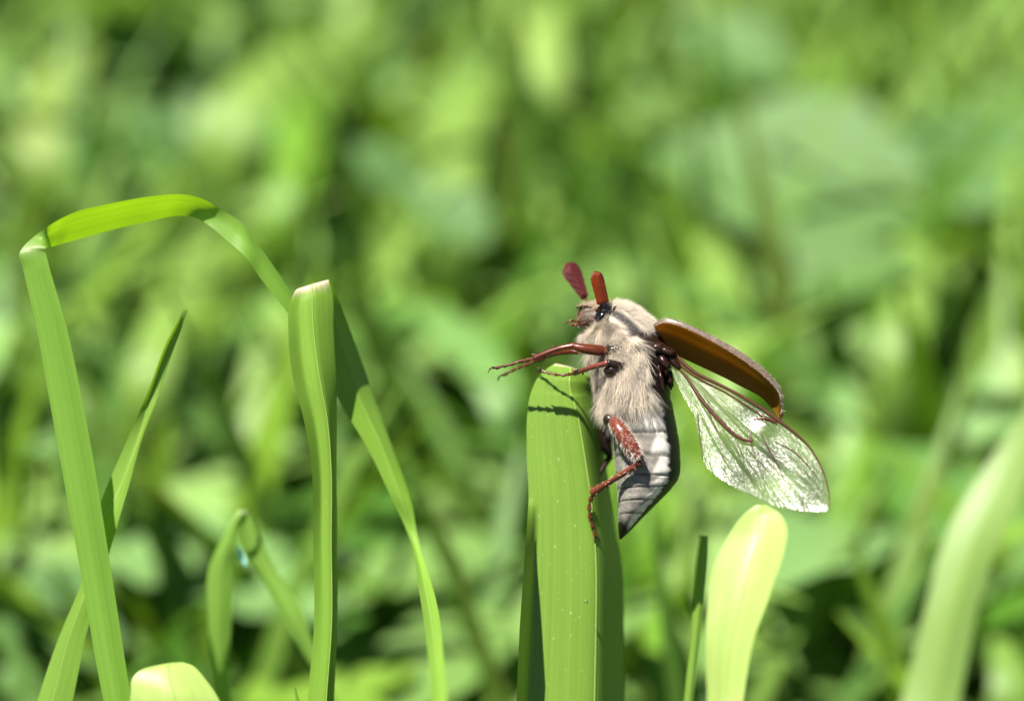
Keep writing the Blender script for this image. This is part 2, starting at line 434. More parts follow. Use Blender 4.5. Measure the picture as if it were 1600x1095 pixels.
# -- long soft blade by the right edge
J_ST = [((1380, 1180, -52), (1480, 1180, -52)), ((1408, 1095, -54), (1499, 1095, -54)), ((1448, 940, -56), (1536, 920, -56)), ((1478, 835, -58), (1572, 825, -57)), ((1535, 735, -60), (1606, 745, -59)), ((1600, 640, -62), (1656, 660, -62)),
        ((1650, 520, -66), (1690, 530, -66)), ((1680, 380, -70), (1690, 380, -70))]
blade('grass_blade', J_ST, leaf_mat('blade_long_soft', (0.21, 0.32, 0.10), (0.30, 0.46, 0.07), vein_n=10), 'long broad blade curving up with a twist, standing apart beyond the wing tip', crease_st=[0.8, .8, .8, .6, .3, .3, .2, 0], nc=11, lean=0.5, midrib=0.08)

# -- pale folded stub and a hair-thin tip at the foot of the picture
F_ST = [((200, 1190, 12), (362, 1190, 11)), ((201, 1130, 12), (352, 1120, 11)), ((204, 1085, 12), (341, 1090, 11)), ((208, 1058, 11.6), (322, 1062, 10.6)), ((225, 1044, 11), (302, 1040, 10)), ((248, 1038, 10), (286, 1034, 9.5))]
blade('grass_blade', F_ST, M_BLADE_PALE, 'pale broken stub of a broad blade beside the foot of the kinked blade', crease_st=[1.2, 1.2, 1.0, 0.6, 0.3, 0.1], nc=13, lean=0.1, midrib=0.05)
K_ST = [((462, 1150, -2), (474, 1150, -2)), ((462, 1100, -2), (469, 1100, -2)), ((460, 1074, -2), (462, 1074, -2))]
blade('grass_blade', K_ST, M_BLADE, 'tiny sharp young blade tip at the foot of the torn folded blade', crease=0.2, nc=7)

# -- added sliver standing in for a blurred blue glint seen through the hairpin fold
def glint():
    t = np.linspace(0, 1, 9); u = np.linspace(-1, 1, 7)
    c = VL([(373, 852, -21), (377, 868, -21), (384, 884, -21)]); cc = catmull(c, 4)
    wd = np.sin(np.pi * np.linspace(0.06, 0.97, len(cc))) * 0.5 * MM
    P = cc[:, None] + wd[:, None, None] * u[None, :, None] * RV + (u ** 2)[None, :, None] * BV * 0.0002
    o = obj('blue_glint', P.reshape(-1, 3), grid_faces(len(cc), 7), leaf_mat('glint_blue', (0.30, 0.62, 0.72), (0.3, 0.6, 0.7), veins=False), origin=cc[0])
    tag(o, 'added pale blue sliver standing for a glint seen through the small hairpin-folded blade', 'glint')
glint()

# -- dew specks on the beetle's blade
def droplet(px, py, z, r, label):
    a = np.linspace(0, math.pi, 9); b = np.linspace(0, 2 * math.pi, 14, endpoint=False)
    c = V(px, py, z)
    v = c + r * MM * (np.sin(a)[:, None, None] * (np.cos(b)[None, :, None] * RV + np.sin(b)[None, :, None] * UV_) + np.cos(a)[:, None, None] * BV * 0.7)
    m, nt, out = newmat('dew')
    pr = N_(nt, 'ShaderNodeBsdfPrincipled'); pr.inputs['Transmission Weight'].default_value = 1.0; pr.inputs['IOR'].default_value = 1.33; pr.inputs['Roughness'].default_value = 0.02
    nt.links.new(pr.outputs[0], out.inputs[0])
    o = obj('dew_drop', v.reshape(-1, 3), grid_faces(9, 14, True), m, origin=c)
    tag(o, label, 'dew drop')
droplet(916, 940, -0.6, 0.28, 'speck of dew on the shaded half of the beetle\'s blade')

# ------------------------------------------------------------------ the beetle
BO = V(935, 845, -2.0)
bug = thing('beetle', BO, 'brown cockchafer beetle with furry chest and one wing spread, gripping a grass blade', 'beetle')
ZC = -2.6

def lin(*c): return np.array(c, float)

# body: rings from tail tip to mouth, each spanning belly edge -> back edge in the picture, with a half depth (mm)
RING = [((968, 843), (972, 841), 0.25), ((966, 828), (984, 830), 1.5), ((966, 808), (1005, 808), 3.0), ((966, 786), (1030, 783), 4.2), ((965, 764), (1052, 760), 4.9),
        ((962, 734), (1063, 738), 5.4), ((957, 692), (1061, 690), 5.7), ((948, 655), (1053, 645), 5.9), ((944, 628), (1048, 612), 6.0), ((940, 600), (1046, 575), 6.0),
        ((934, 572), (1044, 545), 5.7), ((925, 552), (1034, 521), 5.2), ((919, 536), (1012, 496), 4.8), ((918, 526), (985, 478), 4.1), ((921, 519), (964, 474), 3.2),
        ((921, 515), (950, 476), 2.7), ((915, 514), (940, 474), 2.6), ((908, 512), (925, 477), 2.35), ((903, 508), (912, 480), 1.9), ((901, 503), (906, 486), 1.3), ((901, 497), (903, 491), 0.4)]
def make_body():
    n = 16; seg = 128
    L = catmull(np.array([[r[0][0], r[0][1], 0] for r in RING], float), n)
    R = catmull(np.array([[r[1][0], r[1][1], 0] for r in RING], float), n)
    D = np.maximum(catmull(np.array([[r[2]] * 3 for r in RING], float), n)[:, 0], 0.05)
    s = np.arange(len(L)) / n
    a = np.linspace(0, 2 * math.pi, seg, endpoint=False)
    ex = 0.88
    ca = np.sign(np.cos(a)) * np.abs(np.cos(a)) ** ex; sa = np.sign(np.sin(a)) * np.abs(np.sin(a)) ** ex
    M = (L + R) / 2; H = (R - L) / 2
    # a=0 back (right), a=pi belly (left), a=pi/2 toward the viewer
    gro = np.ones((len(s), 1)) * np.ones((1, seg))
    tl = np.array([2.2, 3.1, 4.0, 4.75, 5.5, 6.3])              # seams between the belly plates
    side = np.clip((np.cos(a) * -1 + 0.72) / 0.2, 0, 1)[None]
    for k in tl:
        d = (s[:, None] - k - 0.10 * np.sin(a)[None])
        gro -= 0.030 * np.exp(-(d / 0.045) ** 2) * (0.4 + 0.6 * side)
        gro += 0.016 * np.exp(-((d - 0.22) / 0.2) ** 2) * side
    # body folds: neck and waist
    gro -= 0.07 * np.exp(-((s[:, None] - 14.6) / 0.30) ** 2)
    gro -= 0.05 * np.exp(-((s[:, None] - 11.3 + 0.25 * ca[None]) / 0.18) ** 2)
    gro -= 0.035 * np.exp(-((s[:, None] - 7.7) / 0.16) ** 2)
    X = M[:, None, :2] + H[:, None, :2] * (ca[None] * gro)[..., None]
    Z = ZC + D[:, None] * sa[None] * gro
    P = np.empty((len(s), seg, 3))
    for i in range(len(s)):
        for j in range(seg):
            P[i, j] = V(X[i, j, 0], X[i, j, 1], Z[i, j])
    # colours
    S = np.repeat(s[:, None], seg, 1); CA = np.repeat(ca[None], len(s), 0); SA = np.repeat(sa[None], len(s), 0)
    rr = np.random.default_rng(3)
    ph = rr.uniform(0, 6, 8)
    nz = sum(np.sin(S * f1 + CA * f2 + SA * f3 + p) for f1, f2, f3, p in zip((9, 17, 5, 23), (7, 3, 13, 11), (5, 11, 8, 3), ph)) / 4
    black = lin(0.004, 0.0035, 0.003); grey = lin(0.25, 0.23, 0.20); white = lin(0.80, 0.76, 0.68); tan = lin(0.62, 0.52, 0.39); brown = lin(0.030, 0.014, 0.008); slate = lin(0.022, 0.020, 0.019)
    C = np.empty(P.shape)
    ab = S < 7.6
    edge = np.clip((CA + 0.10 * nz - 0.60) / 0.10, 0, 1)[..., None]       # black back edge
    seamd = np.min(np.abs(S[..., None] - tl - 0.10 * SA[..., None]), -1)
    frac = np.zeros_like(S)
    for k0, k1 in zip(tl[:-1], tl[1:]):
        mk = (S - 0.10 * SA >= k0) & (S - 0.10 * SA < k1); frac[mk] = ((S - 0.10 * SA - k0) / (k1 - k0))[mk]
    lat = np.clip((CA - (0.02 + 0.34 * frac)) / 0.12, 0, 1) * np.clip((0.74 - CA) / 0.1, 0, 1)
    bel = grey * (0.9 + 0.22 * nz)[..., None]
    bel = bel * (1 - lat[..., None]) + white * lat[..., None]
    bel = bel * (1 - 0.85 * np.exp(-(seamd / 0.045) ** 2))[..., None]
    cab = bel * (1 - edge) + black * edge
    tip = np.clip((1.75 - S - 0.5 * CA) / 0.5, 0, 1)[..., None]
    cab = cab * (1 - tip) + black * 1.2 * tip
    waist = (0.9 * np.exp(-((S - 7.45) / 0.22) ** 2) * np.clip((CA + 0.55) / 0.3, 0, 1))[..., None]
    cab = cab * (1 - waist) + black * waist
    C[:] = cab
    th = np.clip((S - 7.45) / 0.25, 0, 1)[..., None]
    tb = np.clip((CA - 0.30) / 0.15, 0, 1)[..., None]
    ct = tan * (1 - tb) + brown * 0.5 * tb
    seam = (0.92 * np.exp(-((S - 10.5 + 0.25 * CA) / 0.34) ** 2))[..., None]
    ct = ct * (1 - seam) + brown * 0.5 * seam
    C = C * (1 - th) + ct * th
    # front shield: bare slate band along the flank, whitish above
    pr_ = np.clip((S - 11.1 - 0.3 * CA) / 0.2, 0, 1) * np.clip((14.7 - S) / 0.2, 0, 1)
    band = np.exp(-((CA - 0.40) / 0.20) ** 4)
    cp = (lin(0.60, 0.54, 0.45) * (1 - band[..., None]) + slate * band[..., None])
    C = C * (1 - pr_[..., None]) + cp * pr_[..., None]
    hd = np.clip((S - 14.7) / 0.2, 0, 1)[..., None]
    ch = lin(0.075, 0.048, 0.034) * (1 + 0.5 * nz)[..., None]
    topw = np.clip((CA - 0.55) / 0.3, 0, 1)[..., None]
    ch = ch * (1 - topw) + lin(0.46, 0.40, 0.33) * topw
    mou = np.clip((S - 17.8) / 1.0, 0, 1)[..., None]
    ch = ch * (1 - mou) + lin(0.22, 0.10, 0.07) * mou
    C = C * (1 - hd) + ch * hd
    v = P.reshape(-1, 3); f = grid_faces(len(s), seg, True).tolist()
    v = np.vstack([v, P[0].mean(0), P[-1].mean(0)]); q = (len(s) - 1) * seg
    for j in range(seg):
        f.append([len(v) - 2, (j + 1) % seg, j]); f.append([len(v) - 1, q + j, q + (j + 1) % seg])
    col = np.vstack([C.reshape(-1, 3), C[0, :1], C[-1, :1]])
    m = plain_mat('beetle_shell', (0.9, 0.9, 0.9), rough=0.5, spec=0.3, var=0.45, scale=2600, bump=0.5, tint=True)
    o = obj('body', v, f, m, parent=bug, col=np.clip(col, 0, 1))
    return o, P, s, a, ca, sa, S, CA, SA
body, BP, bs, ba, bca, bsa, BS, BCA, BSA = make_body()

# normals and lengthwise tangents on the body grid
dA = np.roll(BP, -1, 1) - np.roll(BP, 1, 1); dS = np.gradient(BP, axis=0)
BN = unit(np.cross(dA, dS))
cen = BP.mean(1, keepdims=True)
if np.sum((BP - cen) * BN) < 0: BN = -BN
BT = -unit(dS)                    # toward the tail

def hairs(name, count, weight, length, lift, colf, rad, mat, wav=0.35, seed=5, grav=0.0, dirf=None, n=4):
    """hair as thin three-sided spikes rooted on the body"""
    r = np.random.default_rng(seed)
    area = np.linalg.norm(np.cross(dA, dS), axis=-1)
    wv = (weight * area).ravel(); wv /= wv.sum()
    idx = r.choice(len(wv), count, p=wv)
    i, j = np.unravel_index(idx, weight.shape)
    i2 = np.clip(i + r.choice([-1, 1], count), 0, weight.shape[0] - 1); j2 = (j + r.choice([-1, 1], count)) % weight.shape[1]
    f1 = r.uniform(0, 0.5, (count, 1)); f2 = r.uniform(0, 0.5, (count, 1))
    p = BP[i, j] + (BP[i2, j] - BP[i, j]) * f1 + (BP[i, j2] - BP[i, j]) * f2
    nn, tt = BN[i, j], BT[i, j]
    sd = unit(np.cross(nn, tt))
    # neighbouring hairs lean together in tufts
    cl = np.sin(i * 0.35 + j * 0.21) + np.sin(i * 0.13 - j * 0.4 + 2) * 0.8
    ln = length[i, j] * r.uniform(0.6, 1.25, count) * MM
    lf = lift[i, j]
    d = unit(nn * lf[:, None] + tt * (1 - lf)[:, None] + sd * (cl * 0.42 + r.normal(0, wav, count))[:, None] + r.normal(0, wav * 0.4, (count, 3)))
    if dirf is not None: d = unit(d + dirf)
    bend = unit(tt + r.normal(0, 0.35, (count, 3)) + np.array((0, 0, -grav)))
    t = np.linspace(0, 1, n)
    path = p[:, None] - nn[:, None] * 0.00003 + (d[:, None] * t[None, :, None] + bend[:, None] * (0.38 * t ** 2)[None, :, None]) * ln[:, None, None]
    e1 = unit(np.cross(d, r.normal(0, 1, (count, 3)))); e2 = np.cross(d, e1)
    rad_ = rad * MM * (1 - 0.85 * t)
    ang = np.array([0, 2.094, 4.189])
    ringv = path[:, :, None] + rad_[None, :, None, None] * (np.cos(ang)[None, None, :, None] * e1[:, None, None] + np.sin(ang)[None, None, :, None] * e2[:, None, None])
    v = ringv.reshape(-1, 3)
    bf = []
    for k in range(n - 1):
        for q in range(3):
            bf.append([k * 3 + q, k * 3 + (q + 1) % 3, (k + 1) * 3 + (q + 1) % 3, (k + 1) * 3 + q])
    bf = np.array(bf)
    f = (bf[None] + (np.arange(count) * n * 3)[:, None, None]).reshape(-1, 4)
    cc = colf(i, j, r, count)
    col = np.repeat(cc, n * 3, 0)
    return obj(name, v, f, mat, parent=body, col=np.clip(col, 0, 1))

def hair_mat(name):
    m, nt, out = newmat(name); L = nt.links
    at = N_(nt, 'ShaderNodeVertexColor'); at.layer_name = 'tint'
    pr = N_(nt, 'ShaderNodeBsdfPrincipled'); pr.inputs['Roughness'].default_value = 0.38; pr.inputs['Specular IOR Level'].default_value = 0.55
    tr = N_(nt, 'ShaderNodeBsdfTranslucent'); mx = N_(nt, 'ShaderNodeMixShader'); mx.inputs[0].default_value = 0.5
    L.new(at.outputs[0], pr.inputs['Base Color']); L.new(at.outputs[0], tr.inputs[0])
    L.new(pr.outputs[0], mx.inputs[1]); L.new(tr.outputs[0], mx.inputs[2]); L.new(mx.outputs[0], out.inputs[0])
    return m
M_HAIR = hair_mat('beetle_fur')
S_, C_, A_ = BS, BCA, BSA
def sm(x, a, b): return np.clip((x - a) / (b - a), 0, 1)
front = sm(A_, -0.75, -0.35)          # only where a viewer could ever see it
gap = 1 - 0.93 * np.exp(-((S_ - 10.55 + 0.25 * C_) / 0.36) ** 2) * sm(C_, -0.75, -0.4)
chest = gap * sm(S_, 7.85, 8.2) * (1 - sm(S_, 11.0, 11.5)) * (1 - sm(C_, 0.22, 0.42))
def col_chest(i, j, r, n):
    k = r.uniform(0, 1, (n, 1)); w = np.clip(C_[i, j][:, None] * 0.8 + 0.35, 0, 1)
    tuft = (0.5 + 0.5 * np.sin(i * 0.31 + j * 0.5 + 1.2 * np.sin(i * 0.11)))[:, None]
    c = lin(0.66, 0.54, 0.40) * (1 - k) + lin(0.97, 0.92, 0.82) * k
    c = c * (1 - 0.5 * w) + lin(0.98, 0.94, 0.86) * 0.5 * w
    return c * (0.66 + 0.42 * tuft)
hairs('fur', 11000, chest * front + 1e-9, np.where(S_ < 8.6, 2.2, 1.7), np.where(S_ < 8.4, 0.34, 0.42), col_chest, 0.024, M_HAIR, wav=0.22, seed=11, grav=0.3)
chin = sm(S_, 11.5, 11.9) * (1 - sm(S_, 14.3, 14.7)) * (1 - sm(C_, -0.05, 0.12))
hairs('fur', 5000, chin * front + 1e-9, np.full_like(S_, 1.25), np.full_like(S_, 0.5), col_chest, 0.020, M_HAIR, wav=0.3, seed=12, grav=0.2)
back = sm(S_, 11.2, 11.6) * (1 - sm(S_, 14.6, 14.9)) * sm(C_, 0.58, 0.72)
def col_back(i, j, r, n):
    k = r.uniform(0, 1, (n, 1)); return lin(0.60, 0.53, 0.43) * (1 - k) + lin(0.95, 0.90, 0.82) * k
hairs('fur', 7000, back * front + 1e-9, np.full_like(S_, 0.75), np.full_like(S_, 0.42), col_back, 0.018, M_HAIR, wav=0.3, seed=13)
bandw = sm(S_, 11.0, 11.5) * (1 - sm(S_, 14.6, 14.9)) * sm(C_, 0.0, 0.2) * (1 - sm(C_, 0.5, 0.7))
hairs('fur', 700, bandw * front + 1e-9, np.full_like(S_, 0.35), np.full_like(S_, 0.25), lambda i, j, r, n: lin(0.35, 0.31, 0.27) * r.uniform(0.6, 1.4, (n, 1)), 0.014, M_HAIR, seed=14)
headw = sm(S_, 15.0, 15.3) * (1 - sm(S_, 18.6, 19.2)) * (0.35 + sm(C_, 0.4, 0.8))
hairs('fur', 1600, headw * front + 1e-9, np.where(C_ > 0.6, 0.8, 0.32), np.full_like(S_, 0.6), lambda i, j, r, n: lin(0.62, 0.52, 0.40) * r.uniform(0.7, 1.25, (n, 1)), 0.016, M_HAIR, seed=15)
bell = sm(S_, 1.6, 2.0) * (1 - sm(S_, 7.4, 7.8)) * (1 - sm(C_, 0.5, 0.62))
hairs('fur', 9000, bell * front + 1e-9, np.where(S_ > 6.6, 0.9, 0.24), np.where(S_ > 6.6, 0.25, 0.16), lambda i, j, r, n: lin(0.62, 0.60, 0.55) * r.uniform(0.6, 1.2, (n, 1)), 0.012, M_HAIR, wav=0.2, seed=16, n=3)

# shell materials
M_LEG = plain_mat('leg_red', (0.068, 0.014, 0.005), rough=0.3, spec=0.38, var=0.75, scale=1500, bump=0.35, coat=0.0)
M_LEGP = plain_mat('leg_pink', (0.105, 0.024, 0.015), rough=0.32, spec=0.38, var=0.7, scale=1800, bump=0.5)
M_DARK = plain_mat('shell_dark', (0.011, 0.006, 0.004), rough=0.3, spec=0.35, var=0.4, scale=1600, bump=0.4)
M_CLAW = plain_mat('claw', (0.018, 0.008, 0.005), rough=0.22, spec=0.5, var=0.3)
M_EYE = plain_mat('eye_black', (0.002, 0.002, 0.002), rough=0.08, spec=0.5, var=0.1, scale=9000, bump=0.02)

def spikes(P, R, n, ln, rad, seed, lo=0.1, hi=0.98, side=None):
    """short stiff bristles standing on a limb"""
    r = np.random.default_rng(seed); T, N, B = frames(P); out = []
    for _ in range(n):
        k = r.uniform(lo, hi) * (len(P) - 1); i = int(k)
        a = r.uniform(0, 6.283)
        e = math.cos(a) * N[i] + math.sin(a) * B[i]
        d = unit(e + T[i] * r.uniform(0.5, 1.3))
        p0 = P[i] + e * R[i] * 0.9
        l = ln * MM * r.uniform(0.6, 1.3)
        v, f = tube(np.array([p0, p0 + d * l * 0.6, p0 + d * l + T[i] * l * 0.1]), np.array([rad, rad * 0.7, rad * 0.2]) * MM, 4, cap=False)
        out.append((v, f))
    return merge(out)

def limb(pts, rads, n=10, seg=14, flat=1.0):
    P = catmull(VL(pts), n)
    R = catmull(np.array([[r] * 3 for r in rads], float), n)[:, 0] * MM * 0.88
    return P, R, tube(P, R, seg, flat)

def tarsus(pts, r0, n=5):
    """bead-like foot joints along a path"""
    P = catmull(VL(pts), 30)
    d = np.concatenate([[0], np.cumsum(np.linalg.norm(np.diff(P, axis=0), axis=1))]); t = d / d[-1]
    ph = (t * n) % 1.0
    R = r0 * MM * (0.42 + 0.72 * ph ** 1.3 - 0.5 * np.clip((ph - 0.9) / 0.1, 0, 1)) * (1 - 0.18 * t)
    return P, R, tube(P, R, 12)

def claw(p, d, up, r=0.13, ln=0.9):
    out = []
    for sgn in (-1, 1):
        s_ = np.cross(d, up) * sgn
        q = np.array([p, p + d * 0.35 * ln * MM + s_ * 0.25 * MM + up * 0.12 * ln * MM, p + d * 0.75 * ln * MM + s_ * 0.35 * MM + up * 0.02 * MM, p + d * 0.95 * ln * MM + s_ * 0.38 * MM - up * 0.38 * ln * MM])
        q = catmull(q, 5); out.append(tube(q, np.linspace(r, 0.025, len(q)) * MM, 7))
    return merge(out)

def leg(fem, tib, tar, rt, claw_up, label=None, fr=None, tr=None, mf=M_LEG, mt=M_LEG, tooth=True, seed=1, hairy=0):
    P, R, (v, f) = limb(fem, fr)
    root = obj('leg', v, f, mf, parent=bug)          # the femur carries shin and foot
    if label: root['label'] = label
    if hairy:
        # pale down on the thigh
        sv, sf = spikes(P, R, hairy, 0.55, 0.016, seed + 50)
        obj('leg_hair', sv, sf, M_HAIRP, parent=root)
    P2, R2, (v, f) = limb(tib, tr)
    parts = [(v, f)]
    T = unit(P2[-1] - P2[0])
    if tooth:
        for k, sg in ((0.45, 1), (0.72, -1), (0.97, 1)):
            i = int(k * (len(P2) - 1)); e = unit(np.cross(T, BV)) * sg
            q = np.array([P2[i] + e * R2[i] * 0.6, P2[i] + e * (R2[i] + 0.14 * MM) + T * 0.12 * MM, P2[i] + e * (R2[i] + 0.26 * MM) + T * 0.36 * MM])
            parts.append(tube(q, np.array([0.14, 0.10, 0.03]) * MM, 7))
    # knee
    kc = P2[0]
    parts.append(tube(np.array([kc - T * 0.22 * MM, kc - T * 0.1 * MM, kc + T * 0.1 * MM, kc + T * 0.25 * MM]), np.array([0.12, 1.0, 1.05, 0.4]) * R2[0] * 1.12, 12))
    vv, ff = merge(parts)
    tb = obj('tibia', vv, ff, mt, parent=root)
    sv, sf = spikes(P2, R2, 46, 0.34, 0.022, seed)
    obj('bristle', sv, sf, M_CLAW if not hairy else M_HAIRP, parent=root)
    P3, R3, (v, f) = tarsus(tar, rt)
    obj('tarsus', v, f, M_LEG, parent=root)
    sv, sf = spikes(P3, R3, 30, 0.28, 0.02, seed + 9)
    obj('bristle', sv, sf, M_CLAW, parent=root)
    d = unit(P3[-1] - P3[-12])
    v, f = claw(P3[-1], d, unit(np.array(claw_up)))
    obj('claw', v, f, M_CLAW, parent=root)
    return root
M_HAIRP = plain_mat('leg_down', (0.62, 0.52, 0.44), rough=0.4, spec=0.5, var=0.1, bump=0)

# near front leg
leg([(962, 552, 1.2), (940, 548, 2.6), (915, 545, 3.0), (896, 541, 3.0)], [(897, 540, 3.0), (875, 544, 2.8), (852, 552, 2.5), (834, 560, 2.2)],
    [(834, 560, 2.2), (815, 564, 2.0), (795, 570, 1.8), (774, 575, 1.6)], 0.26, UV_ * 0.9 + BV * 0.2, fr=[0.55, 0.72, 0.66, 0.46], tr=[0.42, 0.36, 0.36, 0.40], seed=21)
# far front leg, its foot just below
leg([(930, 545, -6.2), (915, 548, -6.6), (895, 549, -6.6)], [(895, 549, -6.6), (872, 551, -6.0), (852, 556, -5.4), (840, 562, -5.0)],
    [(840, 562, -5.0), (822, 570, -4.8), (805, 577, -4.6), (787, 586, -4.4)], 0.25, UV_ * 0.9 + RV * -0.2, fr=[0.5, 0.62, 0.42], tr=[0.4, 0.36, 0.36, 0.38], seed=22)
# near middle leg, foot over the blade's blunt tip
leg([(985, 580, 2.2), (968, 572, 3.4), (949, 566, 3.8)], [(949, 567, 3.8), (930, 572, 3.2), (912, 578, 1.6), (897, 583, -0.4)],
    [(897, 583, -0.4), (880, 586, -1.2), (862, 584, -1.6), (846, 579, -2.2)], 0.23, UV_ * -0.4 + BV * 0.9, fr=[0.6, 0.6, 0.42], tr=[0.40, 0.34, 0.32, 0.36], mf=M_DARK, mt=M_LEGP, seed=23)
# far middle leg behind the blade
leg([(960, 600, -7.2), (945, 604, -8.0), (930, 606, -8.2)], [(930, 606, -8.2), (918, 615, -7.6), (905, 628, -6.8), (896, 640, -6.2)],
    [(896, 640, -6.2), (890, 655, -5.6), (884, 670, -5.3), (880, 684, -5.0)], 0.23, UV_ * 0.2 - BV * 0.9, fr=[0.55, 0.6, 0.4], tr=[0.36, 0.34, 0.32, 0.34], seed=24)
# near hind leg: thick downy thigh, shin down to the blade
leg([(955, 652, 2.0), (966, 668, 3.8), (984, 694, 4.4), (999, 716, 4.4)], [(1000, 722, 4.2), (978, 737, 2.8), (950, 754, 0.4), (927, 769, -2.0)],
    [(926, 770, -2.0), (921, 790, -2.6), (923, 812, -3.0), (931, 838, -3.4)], 0.30, BV * 0.9 + UV_ * 0.2, fr=[0.55, 0.98, 0.98, 0.62], tr=[0.46, 0.40, 0.42, 0.62],
    mf=M_LEGP, mt=M_LEGP, seed=25, hairy=420, label='reddish hind leg with downy thick thigh and beaded foot')
# far hind leg, dark behind the belly
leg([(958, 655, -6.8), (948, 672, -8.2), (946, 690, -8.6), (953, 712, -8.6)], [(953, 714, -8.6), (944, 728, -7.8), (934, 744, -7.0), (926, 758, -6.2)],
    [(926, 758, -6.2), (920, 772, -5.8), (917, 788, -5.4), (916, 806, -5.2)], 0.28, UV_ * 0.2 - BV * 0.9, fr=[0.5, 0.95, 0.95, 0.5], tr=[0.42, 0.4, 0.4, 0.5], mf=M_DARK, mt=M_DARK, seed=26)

# coxae: dark shiny hip plates under the fur
def ellipsoid(px, py, z, rx, ry, rz, rot=0.0, nr=12, ns=20):
    a = np.linspace(0.02, math.pi - 0.02, nr); b = np.linspace(0, 2 * math.pi, ns, endpoint=False)
    x = np.sin(a)[:, None] * np.cos(b)[None] * rx; y = np.cos(a)[:, None] * np.ones((1, ns)) * ry; zz = np.sin(a)[:, None] * np.sin(b)[None] * rz
    c, s_ = math.cos(rot), math.sin(rot)
    X = x * c - y * s_; Y = x * s_ + y * c
    v = V(px, py, z) + (X[..., None] * RV + Y[..., None] * UV_ + zz[..., None] * BV) * MM
    return v.reshape(-1, 3), grid_faces(nr, ns, True)
for a in ((962, 545, 2.2, 1.5, 0.55, 1.0, 0.1), (958, 577, 3.0, 1.15, 0.75, 0.9, 0.3), (952, 655, 2.3, 0.8, 0.7, 0.9, 0.9)):
    v, f = ellipsoid(*a); obj('coxa', v, f, M_DARK, parent=bug)

# eyes
v, f = ellipsoid(943, 498, ZC + 3.15, 1.0, 1.12, 0.9, 0.3, 20, 32); obj('eye', v, f, M_EYE, parent=bug)
v, f = ellipsoid(936, 494, ZC - 2.5, 0.9, 0.95, 0.7, 0.3, 20, 32); obj('eye', v, f, M_EYE, parent=bug)
# horny ridge across the eye and the front plate of the head
q = catmull(VL([(949, 488, 0.8), (957, 486, 0.5), (963, 479, 0.0)]), 5); v, f = tube(q, np.array([0.1] * 5 + [0.22] * 4 + [0.16, 0.12]) * MM, 8); obj('eye_ridge', v, f, M_DARK, parent=bug)
def clypeus():
    # a shallow shovel with a raised rim at the front of the face
    top = VL([(903, 479, -4.4), (901, 482, -2.6), (903, 480, -0.8)]); bot = VL([(904, 496, -4.0), (901, 498, -2.6), (904, 497, -1.1)])
    bk = VL([(925, 480, -4.2), (925, 478, -2.6), (926, 481, -0.6)])
    a = catmull(top, 6); b = catmull(bot, 6); c = catmull(bk, 6)
    t = np.linspace(0, 1, 6)
    g1 = c[None] * (1 - t)[:, None, None] + a[None] * t[:, None, None]
    g2 = a[None] * (1 - t)[1:, None, None] + b[None] * t[1:, None, None]
    P = np.vstack([g1, g2])
    P[:6] += UV_ * 0.00025 * np.sin(t * 3.1)[:, None, None]
    v1, f1 = P.reshape(-1, 3), grid_faces(len(P), P.shape[1])
    v2, f2 = tube(a + UV_ * 0.0001, 0.11 * MM, 7)
    v, f = merge([(v1, f1), (v2, f2)])
    obj('clypeus', v, f, plain_mat('clypeus_brown', (0.14, 0.065, 0.045), rough=0.4, var=0.5, scale=2600, bump=0.6), parent=bug)
clypeus()
# mouth palps
for pts in ([(907, 503, -1.0), (899, 502, -0.6), (891, 501, -0.4), (883, 505, -0.2)], [(912, 508, -0.6), (905, 507, 0.2), (899, 508, 0.5), (893, 508, 0.6)], [(906, 505, -3.8), (897, 506, -4.0), (890, 508, -4.2)]):
    P = catmull(VL(pts), 8); t = np.linspace(0, 1, len(P)); R = (0.13 + 0.05 * np.sin(t * 14)) * (1 - 0.45 * t ** 3) * MM
    v, f = tube(P, R, 9); obj('palp', v, f, M_LEG, parent=bug)

# antennae: a jointed stalk and a club of seven leaves
def antenna(stalk, base, tip, wid, fan, mat, depth_dir, label, prof=(0.42, 0.62)):
    P = catmull(VL(stalk), 10); t = np.linspace(0, 1, len(P))
    v, f = tube(P, (0.17 + 0.05 * np.sin(t * 17)) * MM, 10)
    root = obj('antenna', v, f, M_LEG, parent=bug); root['label'] = label
    b0, t0 = V(*base), V(*tip)
    ax = unit(t0 - b0); L = np.linalg.norm(t0 - b0)
    side = unit(np.cross(ax, depth_dir)); thick = unit(np.cross(side, ax))
    r = np.random.default_rng(4)
    for k in range(7):
        o = (k - 3) / 3.0
        s = np.linspace(0, 1, 16)
        w_ = wid * MM * (prof[0] + prof[1] * s ** 0.9 + 0.035 * np.sin(s * 30 + k)) * np.sqrt(np.clip(1 - np.clip((s - 0.70) / 0.30, 0, 1) ** 2, 0.02, 1)) * (1 - 0.06 * abs(o))
        ln = L * (1 - 0.055 * abs(o) - 0.02 * r.random())
        c = b0 + ax * (s * ln)[:, None] + thick * (o * (0.34 + (fan + 0.16) * s))[:, None] * MM + side * (0.08 * o * s)[:, None] * MM
        a = np.linspace(0, 2 * math.pi, 14, endpoint=False)
        P = c[:, None] + w_[:, None, None] * np.cos(a)[None, :, None] * side + (0.05 + 0.02 * s)[:, None, None] * MM * np.sin(a)[None, :, None] * thick
        n = len(s) * 14
        f = grid_faces(len(s), 14, True).tolist() + [list(range(14))[::-1], list(range(n - 14, n))]
        obj('club_leaf', P.reshape(-1, 3), f, mat, parent=root)
M_CLUB1 = plain_mat('club_orange', (0.15, 0.027, 0.005), rough=0.3, spec=0.45, var=0.45, scale=1500, bump=0.4, trans=(0.45, (0.46, 0.095, 0.004)))
M_CLUB2 = plain_mat('club_maroon', (0.055, 0.009, 0.009), rough=0.45, spec=0.25, var=0.5, scale=2200, bump=0.4)
